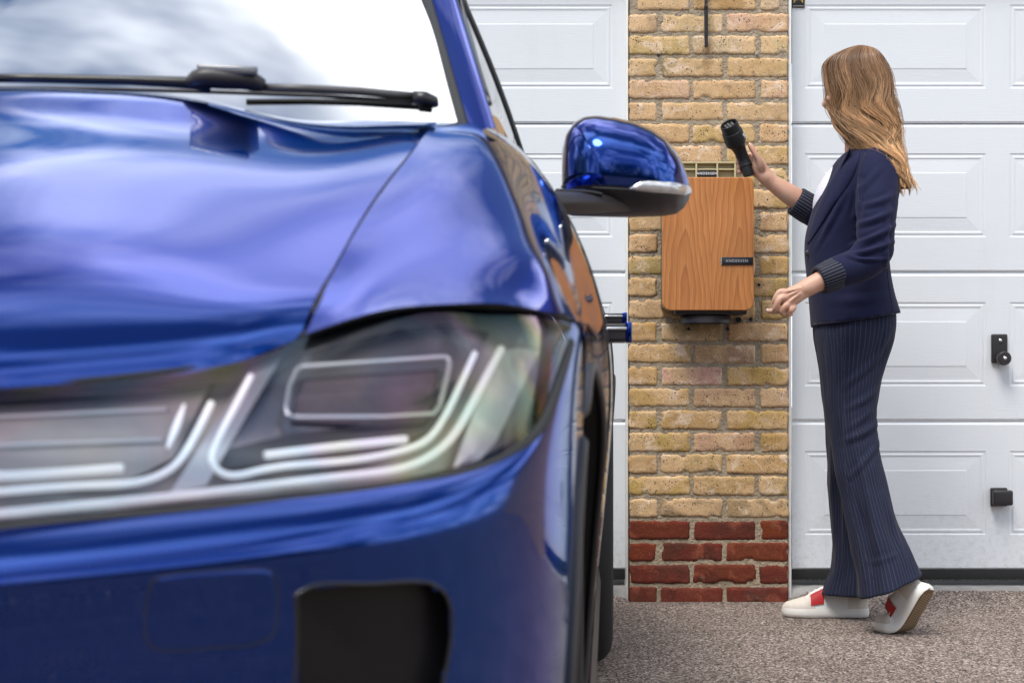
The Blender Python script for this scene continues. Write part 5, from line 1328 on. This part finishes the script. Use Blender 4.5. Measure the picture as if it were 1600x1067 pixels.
for nm, secs, sd in (('trouser_leg', near_leg, 1.3), ('trouser_leg', far_leg, 7.7)):
    V, F, uv = loft(secs, 110, 120, 2.1, leg_disp(sd, 1.0))
    me = mesh_from(nm, V, F, uv)
    nf = [((1375, 552), (1318, 605), .022, .010), ((1370, 610), (1320, 640), .020, .010), ((1372, 660), (1318, 690), .020, .012), ((1374, 690), (1328, 745), .018, .010), ((1362, 640), (1325, 668), .014, .008), ((1318, 560), (1320, 720), .014, .007),
          ((1390, 515), (1362, 575), .018, .009), ((1345, 720), (1378, 880), .022, .011), ((1330, 760), (1352, 905), .018, .010), ((1382, 770), (1415, 880), .018, .008), ((1410, 862), (1350, 880), .014, .006), ((1292, 520), (1298, 640), .018, .006)]
    ff = [((1298, 700), (1306, 900), .018, .010), ((1318, 740), (1322, 915), .018, .011), ((1340, 800), (1350, 915), .016, .009), ((1296, 560), (1298, 700), .016, .006)]
    bm = bmesh.new(); bm.from_mesh(me); bmesh.ops.recalc_face_normals(bm, faces=bm.faces); bm.to_mesh(me); bm.free(); me.update()
    if sum(q.normal.y for q in me.polygons if q.center.y + 5.75 < (5.62 if sd < 2 else 5.84)) > 0: me.flip_normals()
    apply_folds(me, nf if sd < 2 else ff, None, .003)
    o = link(nm, me, pin, tr)
    md = o.modifiers.new('t', 'SOLIDIFY'); md.thickness = .003; md.offset = -1
tb = BVHTree.FromPolygons([v.co + PB for v in tr.children[0].data.vertices], [tuple(q.vertices) for q in tr.children[0].data.polygons])
def tstrip(nm, pts, rad):
    c = curve([(a, b, 0) for a, b in pts], 60); q = []
    for x, y, _ in c:
        o_ = Vector((0, 0, HC)); d_ = (P(x, y, 1) - o_).normalized(); h = tb.ray_cast(o_, d_)
        if h[0] is not None: q.append(h[0] - d_ * .0003 - PB)
    V, F = tube(q, rad, 6); link(nm, mesh_from(nm, V, F), seamm, tr)
tstrip('side_seam', [(1318, 530), (1319, 600), (1319, 700), (1327, 780), (1345, 850), (1366, 905)], .0014)
tstrip('pocket_seam', [(1300, 512), (1312, 540), (1320, 585)], .0012)
# ---- shoes
canvas = simple('white_canvas', (.80, .79, .77), .75, vary=.08, bump=(500, .4, .0006)); suede = simple('cream_suede', (.66, .60, .53), .9, vary=.12, vscale=60); rubw = simple('white_rubber', (.80, .78, .73), .55, vary=.08); gum = simple('gum_sole', (.20, .125, .065), .6, vary=.2, bump=(200, .6, .002)); redm = simple('red_patch', (.42, .008, .012), .6, vary=.05)
def shoe(toe, fwd, bend, roll, label, rx=(.53, .685)):
    f = Vector(fwd).normalized(); l_ = Vector((-f.y, f.x, 0)).normalized(); Ls = .272; xb = .195
    sh = empty('shoe'); sh.parent = person; sh.location = Vector(toe) - PB; sh['label'] = label
    def place(p):
        x, y, z = p                       # x from heel 0 to toe Ls
        if bend and x < xb:
            d = xb - x; tr_ = .055
            a = bend * min(1, d / tr_); mid_ = d if d < tr_ else tr_
            # arc then straight
            rr = tr_ / bend
            if d <= tr_: bx = rr * math.sin(a); bz = rr * (1 - math.cos(a))
            else: bx = rr * math.sin(bend) + (d - tr_) * math.cos(bend); bz = rr * (1 - math.cos(bend)) + (d - tr_) * math.sin(bend)
            x2 = xb - bx + z * math.sin(a); z2 = bz + z * math.cos(a)
        else: x2, z2 = x, z
        if bend and x >= xb: z2 += 0
        return f * (x2 - Ls) + l_ * y + Vector((0, 0, z2))
    xs_ = np.linspace(0, 1, 34)
    def half(x): return np.interp(x, [0, .03, .10, .25, .45, .62, .74, .86, .94, .985, 1], [.010, .024, .033, .034, .034, .042, .047, .044, .033, .018, .006])
    def off(x): return np.interp(x, [0, .4, .75, 1], [0, 0, .003, -.006])
    def topz(x): return np.interp(x, [0, .04, .12, .28, .40, .50, .62, .74, .86, .95, 1], [.075, .096, .100, .094, .105, .098, .082, .064, .054, .046, .034])
    # midsole
    seg = 28; V = []; 
    prof = [(.92, .002), (1.0, .006), (1.035, .014), (1.03, .024), (1.0, .0305)]
    outline = []
    for x in xs_: outline.append((x, half(x) + off(x)))
    for x in xs_[::-1][1:-1]: outline.append((x, -half(x) + off(x)))
    no_ = len(outline)
    def ringat(s, z, ex=0.0): return [place((.5 * Ls + (x - .5) * Ls * (1 + (s - 1) * .35), y * s * 1.04, z)) for x, y in outline]
    V = sum([ringat(s, z) for s, z in prof], [])
    F = grid_faces(len(prof), no_, 0, True)
    o = link('midsole', mesh_from('midsole', V, F), rubw, sh); 
    bot = ringat(.93, .0025); cen = [place((x * Ls, off(x), .0025)) for x in xs_]
    V = bot + cen; nx = len(xs_); F = []
    for i in range(nx - 1):
        F.append((i, i + 1, no_ + i + 1, no_ + i))
        a0 = (no_ - i) % no_; a1 = (no_ - i - 1) % no_; F.append((no_ + i, no_ + i + 1, a1, a0))
    os_ = link('outsole', mesh_from('outsole', V, F), gum, sh)
    # tread lugs
    V = []; F = []
    for i in range(3, 31):
        for j in range(-3, 4):
            x = (i + (.5 if j % 2 else 0)) / 34; hw = half(x) * .9
            if abs(j) * .0105 > hw: continue
            y = j * .0105 + off(x); o_ = len(V)
            for (dx, dy) in ((-.0028, -.0036), (.0012, 0), (-.0028, .0036), (-.0052, 0)):
                V.append(place((x * Ls + dx, y + dy, -.0006)))
            F.append((o_, o_ + 1, o_ + 2, o_ + 3))
    link('tread', mesh_from('tread', V, F, smooth=False), simple('gum_light', (.42, .32, .20), .6), os_)
    # upper
    def upper_pt(x, a, grow=0.0):
        hw = half(x) * (.97) + grow; tz = topz(x) + grow; c_, s_ = math.cos(a), math.sin(a)
        inn = np.interp(x, [0, .3, .55, .75, 1], [.72, .62, .70, .9, 1.0])
        zf = max(0., s_) ** .72; y = math.copysign(abs(c_) ** .75, c_) * hw * (1 - (1 - inn) * zf ** 1.5)
        return (x * Ls + .004 * (.5 - x), y + off(x), .026 + (tz - .026) * zf)
    def upper(x0, x1, a0, a1, nx_, na, nm, m_, grow=0.0):
        V = [Vector(place(upper_pt(x0 + (x1 - x0) * i / (nx_ - 1), R(a0 + (a1 - a0) * j / (na - 1)), grow)) ) for i in range(nx_) for j in range(na)]
        return link(nm, mesh_from(nm, V, grid_faces(nx_, na)), m_, sh)
    upper(.0, 1, 0, 180, 60, 28, 'upper', canvas)
    upper(.73, .995, 0, 180, 24, 24, 'toe_cap', suede, .0012); upper(.004, .24, 0, 180, 16, 22, 'heel_counter', suede, .0014)
    upper(.63, .76, 0, 62, 10, 12, 'side_panel', suede, .0013); upper(.63, .76, 118, 180, 10, 12, 'side_panel', suede, .0013)
    upper(.40, .70, 62, 118, 16, 14, 'tongue', canvas, .0030)
    for a0, a1 in ((10, 66), (114, 170)):
        o = upper(rx[0], rx[1], a0, a1, 12, 12, 'red_patch', redm, .0032)
    for xx in (.50, .56, .62, .68):
        q = [Vector(place(upper_pt(xx, R(a), .0045))) for a in np.linspace(60, 120, 9)]; V, F = tube(q, .0022, 6); link('lace', mesh_from('lace', V, F), canvas, sh)
    V, F = tube([Vector(place(upper_pt(x, R(88), -.001))) + Vector((0, 0, .012)) for x in (.06, .10, .14)], .020, 10)
    link('sock', mesh_from('sock', V, F), simple('patterned_sock', (.16, .10, .025), .8, vary=.9, vscale=160), sh)
toeF = P(1222, 962.5, 5.885); toeF.z = 0
shoe(toeF, (-1, .06, 0), 0, 0, 'forward shoe flat on the ground')
toeB = P(1369, 983, 5.56); toeB.z = 0.0
shoe(toeB, (-.66, .75, 0), R(57), 0, 'rear shoe with lifted heel and brown sole', (.40, .56))

# ---- hair
HS = np.array([(72, 1338, 1350, .010, 5.745), (77, 1322, 1366, .040, 5.745), (86, 1303, 1376, .068, 5.745), (100, 1289, 1385, .084, 5.745), (120, 1288, 1393, .094, 5.745), (150, 1292, 1398, .099, 5.742), (178, 1298.5, 1402, .099, 5.735), (203, 1309, 1407, .096, 5.72), (225, 1326, 1410, .09, 5.695), (245, 1354, 1413, .08, 5.66), (265, 1374, 1418, .066, 5.635), (283, 1383, 1426, .05, 5.62), (301, 1392, 1424, .034, 5.61)], float)
HT = np.linspace(0, 1, len(HS))
def hair_at(v, ph, r_):
    """arrays v, ph, r -> person-space points"""
    v = np.clip(v, 0, 1.04); Mx = nspline(HT, np.clip(v.ravel(), 0, 1)); q = Mx @ HS
    ex = np.maximum(0, v.ravel() - 1) * 280
    py, xl, xr, hy, Y = q.T; py = py + ex
    cx_ = (xl + xr) / 2; hw = (xr - xl) / 2
    X = (cx_ + hw * np.cos(ph.ravel()) * r_.ravel() - 800) * Y / FPX; Yy = Y + hy * np.sin(ph.ravel()) * r_.ravel(); Z = HC + (HZ - py) * Y / FPX
    return np.stack([X, Yy, Z], 1) - np.array(PB)
def mat_hair():
    m, t, b = material('light_brown_hair'); g = N(t, 'ShaderNodeTexCoord'); u = N(t, 'ShaderNodeSeparateXYZ'); lk(t, g.outputs['UV'], u.inputs[0])
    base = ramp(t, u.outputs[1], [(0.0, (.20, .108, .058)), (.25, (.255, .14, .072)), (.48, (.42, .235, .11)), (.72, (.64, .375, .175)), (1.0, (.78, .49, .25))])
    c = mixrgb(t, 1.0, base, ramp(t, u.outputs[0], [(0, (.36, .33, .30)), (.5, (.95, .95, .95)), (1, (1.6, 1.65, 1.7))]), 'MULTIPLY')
    lk(t, c, b.inputs['Base Color']); b.inputs['Roughness'].default_value = .38; b.inputs['Specular IOR Level'].default_value = .55; b.inputs['Anisotropic'].default_value = .5
    return m
hairm = mat_hair()
def build_hair():
    rg = np.random.default_rng(11); NP = 36; P_, U_ = [], []; rads = []
    win = (R(108), R(168))                                   # face opening
    nl = 0
    while nl < 150:
        ph0 = rg.uniform(0, 2 * math.pi); infront = win[0] < ph0 < win[1]
        r0 = rg.uniform(.84, 1.015); vend = rg.uniform(.86, 1.0) if not infront else .2
        if rg.random() < .25: vend = rg.uniform(.66, .85)
        ns = 44 if not infront else 10
        amp = rg.uniform(.14, .34); fr = rg.uniform(3.6, 4.3); pha = 1.6 * math.sin(ph0) + rg.normal() * .5; tone = rg.uniform(.08, .95); ramp_ = rg.uniform(.03, .075); v00 = rg.uniform(.0, .03)
        flip = rg.uniform(-.2, 1.0); drop_ = rg.uniform(-.6, .5)
        for s in range(ns):
            f = np.linspace(0, 1, NP); ve = vend * rg.uniform(.94, 1.02); v = v00 + (ve - v00) * f
            dph = rg.normal() * .07; dr = rg.normal() * .016
            clump = 1.15 - .75 * np.clip((v - .25) / .45, 0, 1) + .5 * np.clip((v - .92) / .1, 0, 1)
            wave = np.clip((v - .30) / .25, 0, 1) * (1 - .35 * np.clip((v - .85) / .2, 0, 1))
            ph = ph0 + dph * clump + amp * wave * np.sin(fr * 2 * math.pi * v + pha + dph)
            rr = r0 + dr * clump + ramp_ * wave * np.sin(fr * 2 * math.pi * v + pha + 1.6)
            stray = rg.random() < .05
            if stray: rr = rr + .16 * np.clip((v - .05) / .5, 0, 1) * rg.random(); ph = ph + rg.normal() * .2 * f
            pt = hair_at(v, ph, rr); pt[:, 0] += flip * .030 * np.clip((v - .86) / .14, 0, 1) ** 1.6; pt[:, 2] -= drop_ * .02 * np.clip((v - .8) / .2, 0, 1); P_.append(pt); U_.append((np.clip(tone + rg.normal() * .16, 0, 1), v)); rads.append((.00065 if stray else rg.uniform(.0006, .0010)))
        nl += 1
    ns = len(P_); A = np.stack(P_)                           # ns,NP,3
    T = np.gradient(A, axis=1); T /= np.linalg.norm(T, axis=2, keepdims=True) + 1e-9
    ref = rg.normal(size=(ns, 1, 3)); B = np.cross(T, ref); B /= np.linalg.norm(B, axis=2, keepdims=True) + 1e-9; Cc = np.cross(T, B)
    rad = np.array(rads)[:, None, None] * (1 - .75 * np.linspace(0, 1, NP) ** 3)[None, :, None]
    vs3 = [A + rad * (B * math.cos(a) + Cc * math.sin(a)) for a in (0, 2.094, 4.189)]
    VV = np.stack(vs3, 2).reshape(-1, 3)
    base = (np.arange(ns)[:, None] * NP + np.arange(NP - 1)[None, :]).ravel() * 3
    fc = np.concatenate([np.stack([base + a, base + b, base + 3 + b, base + 3 + a], 1) for a, b in ((0, 1), (1, 2), (2, 0))])
    uvv = np.stack([np.repeat(np.array([u[0] for u in U_]), NP * 3), np.repeat(np.stack([u[1] for u in U_]).ravel(), 3)], 1)
    me = bpy.data.meshes.new('hair'); me.vertices.add(len(VV)); me.vertices.foreach_set('co', VV.astype(np.float32).ravel())
    me.loops.add(len(fc) * 4); me.loops.foreach_set('vertex_index', fc.astype(np.int32).ravel()); me.polygons.add(len(fc)); me.polygons.foreach_set('loop_start', np.arange(0, len(fc) * 4, 4, dtype=np.int32))
    l = me.uv_layers.new(name='UVMap'); l.data.foreach_set('uv', uvv[fc.ravel()].astype(np.float32).ravel())
    me.polygons.foreach_set('use_smooth', np.full(len(fc), True, dtype=bool)); me.update(); me.validate()
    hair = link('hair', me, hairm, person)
    # under-mass so that no scalp or gap shows, open over the face
    nv, na = 60, 72; vv, pp = np.meshgrid(np.linspace(0, .97, nv), np.linspace(0, 2 * math.pi, na, endpoint=False), indexing='ij')
    rr = .88 + .03 * np.sin(pp * 9 + vv * 12) ; Q = hair_at(vv, pp, rr); F = []
    for f in grid_faces(nv, na, 0, True):
        i, j = divmod(f[0], na); an = 2 * math.pi * j / na
        if win[0] < an < win[1] and .2 < i / nv * .97 < .66: continue
        F.append(f)
    uvb = np.stack([np.full(nv * na, .10), vv.ravel() * .7], 1)
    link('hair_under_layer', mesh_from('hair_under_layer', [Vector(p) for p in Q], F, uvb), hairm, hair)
build_hair()

# ---- charging connector in her hand
def connector():
    q = YC / FPX
    path = [(1138.5, 194, YC - .060), (1144, 207, YC - .044), (1149, 220, YC - .028), (1155, 233, YC - .012), (1161, 247, YC), (1166, 260, YC), (1170, 276, YC)]
    r_ = empty('charging_connector', P(1163, 256, YC)); tag(r_, 'black charging connector held up in her raised hand', 'connector')
    org = r_.location
    cs = [P(*p) - org for p in path]; fine = [Vector(c) for c in curve(cs, 60)]
    def tubev(prof, seg=36):
        V = []; 
        for t_, r0 in prof:
            k = min(58, max(0, int(t_ * 59))); fr = t_ * 59 - k; c = lp(fine[k], fine[k + 1], fr); tg = (fine[min(59, k + 2)] - fine[max(0, k - 1)]).normalized()
            a = Vector((0, 1, 0)); a = (a - tg * a.dot(tg)).normalized(); b = tg.cross(a)
            for s in range(seg): an = 2 * math.pi * s / seg; V.append(c + (a * math.cos(an) + b * math.sin(an)) * r0 * q)
        return V, grid_faces(len(prof), seg, 0, True)
    V, F = tubev([(.03, 11.5), (.0, 12.3), (-.002 + .002, 13.6), (.02, 14.2), (.14, 14.4), (.145, 15.6), (.16, 16.2), (.34, 16.8), (.385, 15.6), (.41, 13.0), (.45, 11.4), (.56, 9.6), (.70, 9.4), (.80, 9.9), (.815, 10.4), (.83, 8.6), (.845, 8.8), (.985, 8.0), (1.0, 6.5), (1.0, .1)])
    o = link('connector_body', mesh_from('connector_body', V, F), simple('matt_black', (.013, .0125, .013), .5, spec=.4, bump=(700, .3, .0004)), r_); auto_smooth(o, 32)
    V, F = tubev([(.10, .1), (.10, 11.4), (.03, 11.4)]); link('socket', mesh_from('socket', V, F), M['rubber'], r_)
    tg = (fine[3] - fine[0]).normalized(); a = Vector((0, 1, 0)); a = (a - tg * a.dot(tg)).normalized(); b = tg.cross(a); c0 = fine[0]
    pins = [(0, 0), (5.5, 0), (-5.5, 0), (2.8, 5.2), (-2.8, 5.2), (4, -5), (-4, -5)]
    for i, j in pins:
        o_ = c0 + a * i * q + b * j * q; V, F = tube([o_ + tg * .016, o_ + tg * .003], .0042, 12); link('pin_sleeve', mesh_from('pin_sleeve', V, F), simple('pin_grey', (.10, .10, .10), .35), r_)
    # printed mark on the side
    k = 18; c = fine[k]; tg = (fine[k + 2] - fine[k - 2]).normalized()
    a = Vector((0, 1, 0)); a = (a - tg * a.dot(tg)).normalized(); b = tg.cross(a)
    if b.x < 0: b = -b
    n_ = (b * .80 - a * .60).normalized(); sd = n_.cross(tg).normalized(); c = fine[16] + n_ * 17.0 * q
    pts = [c + (tg * (u) + sd * w_) * q for u, w_ in ((-3.4, -1.6), (-3.4, 2.0), (3.2, 2.6), (3.4, .5), (1.6, .4), (1.5, 1.4), (-1.8, .9), (-1.8, -.4), (1.2, -.6), (3.2, -1.2), (3.0, -2.0), (-2.4, -2.6), (-3.4, -1.6))]
    V, F = tube(pts, .0012, 6); link('printed_mark', mesh_from('printed_mark', V, F), simple('pale_mark', (.55, .60, .66), .5), r_)
connector()
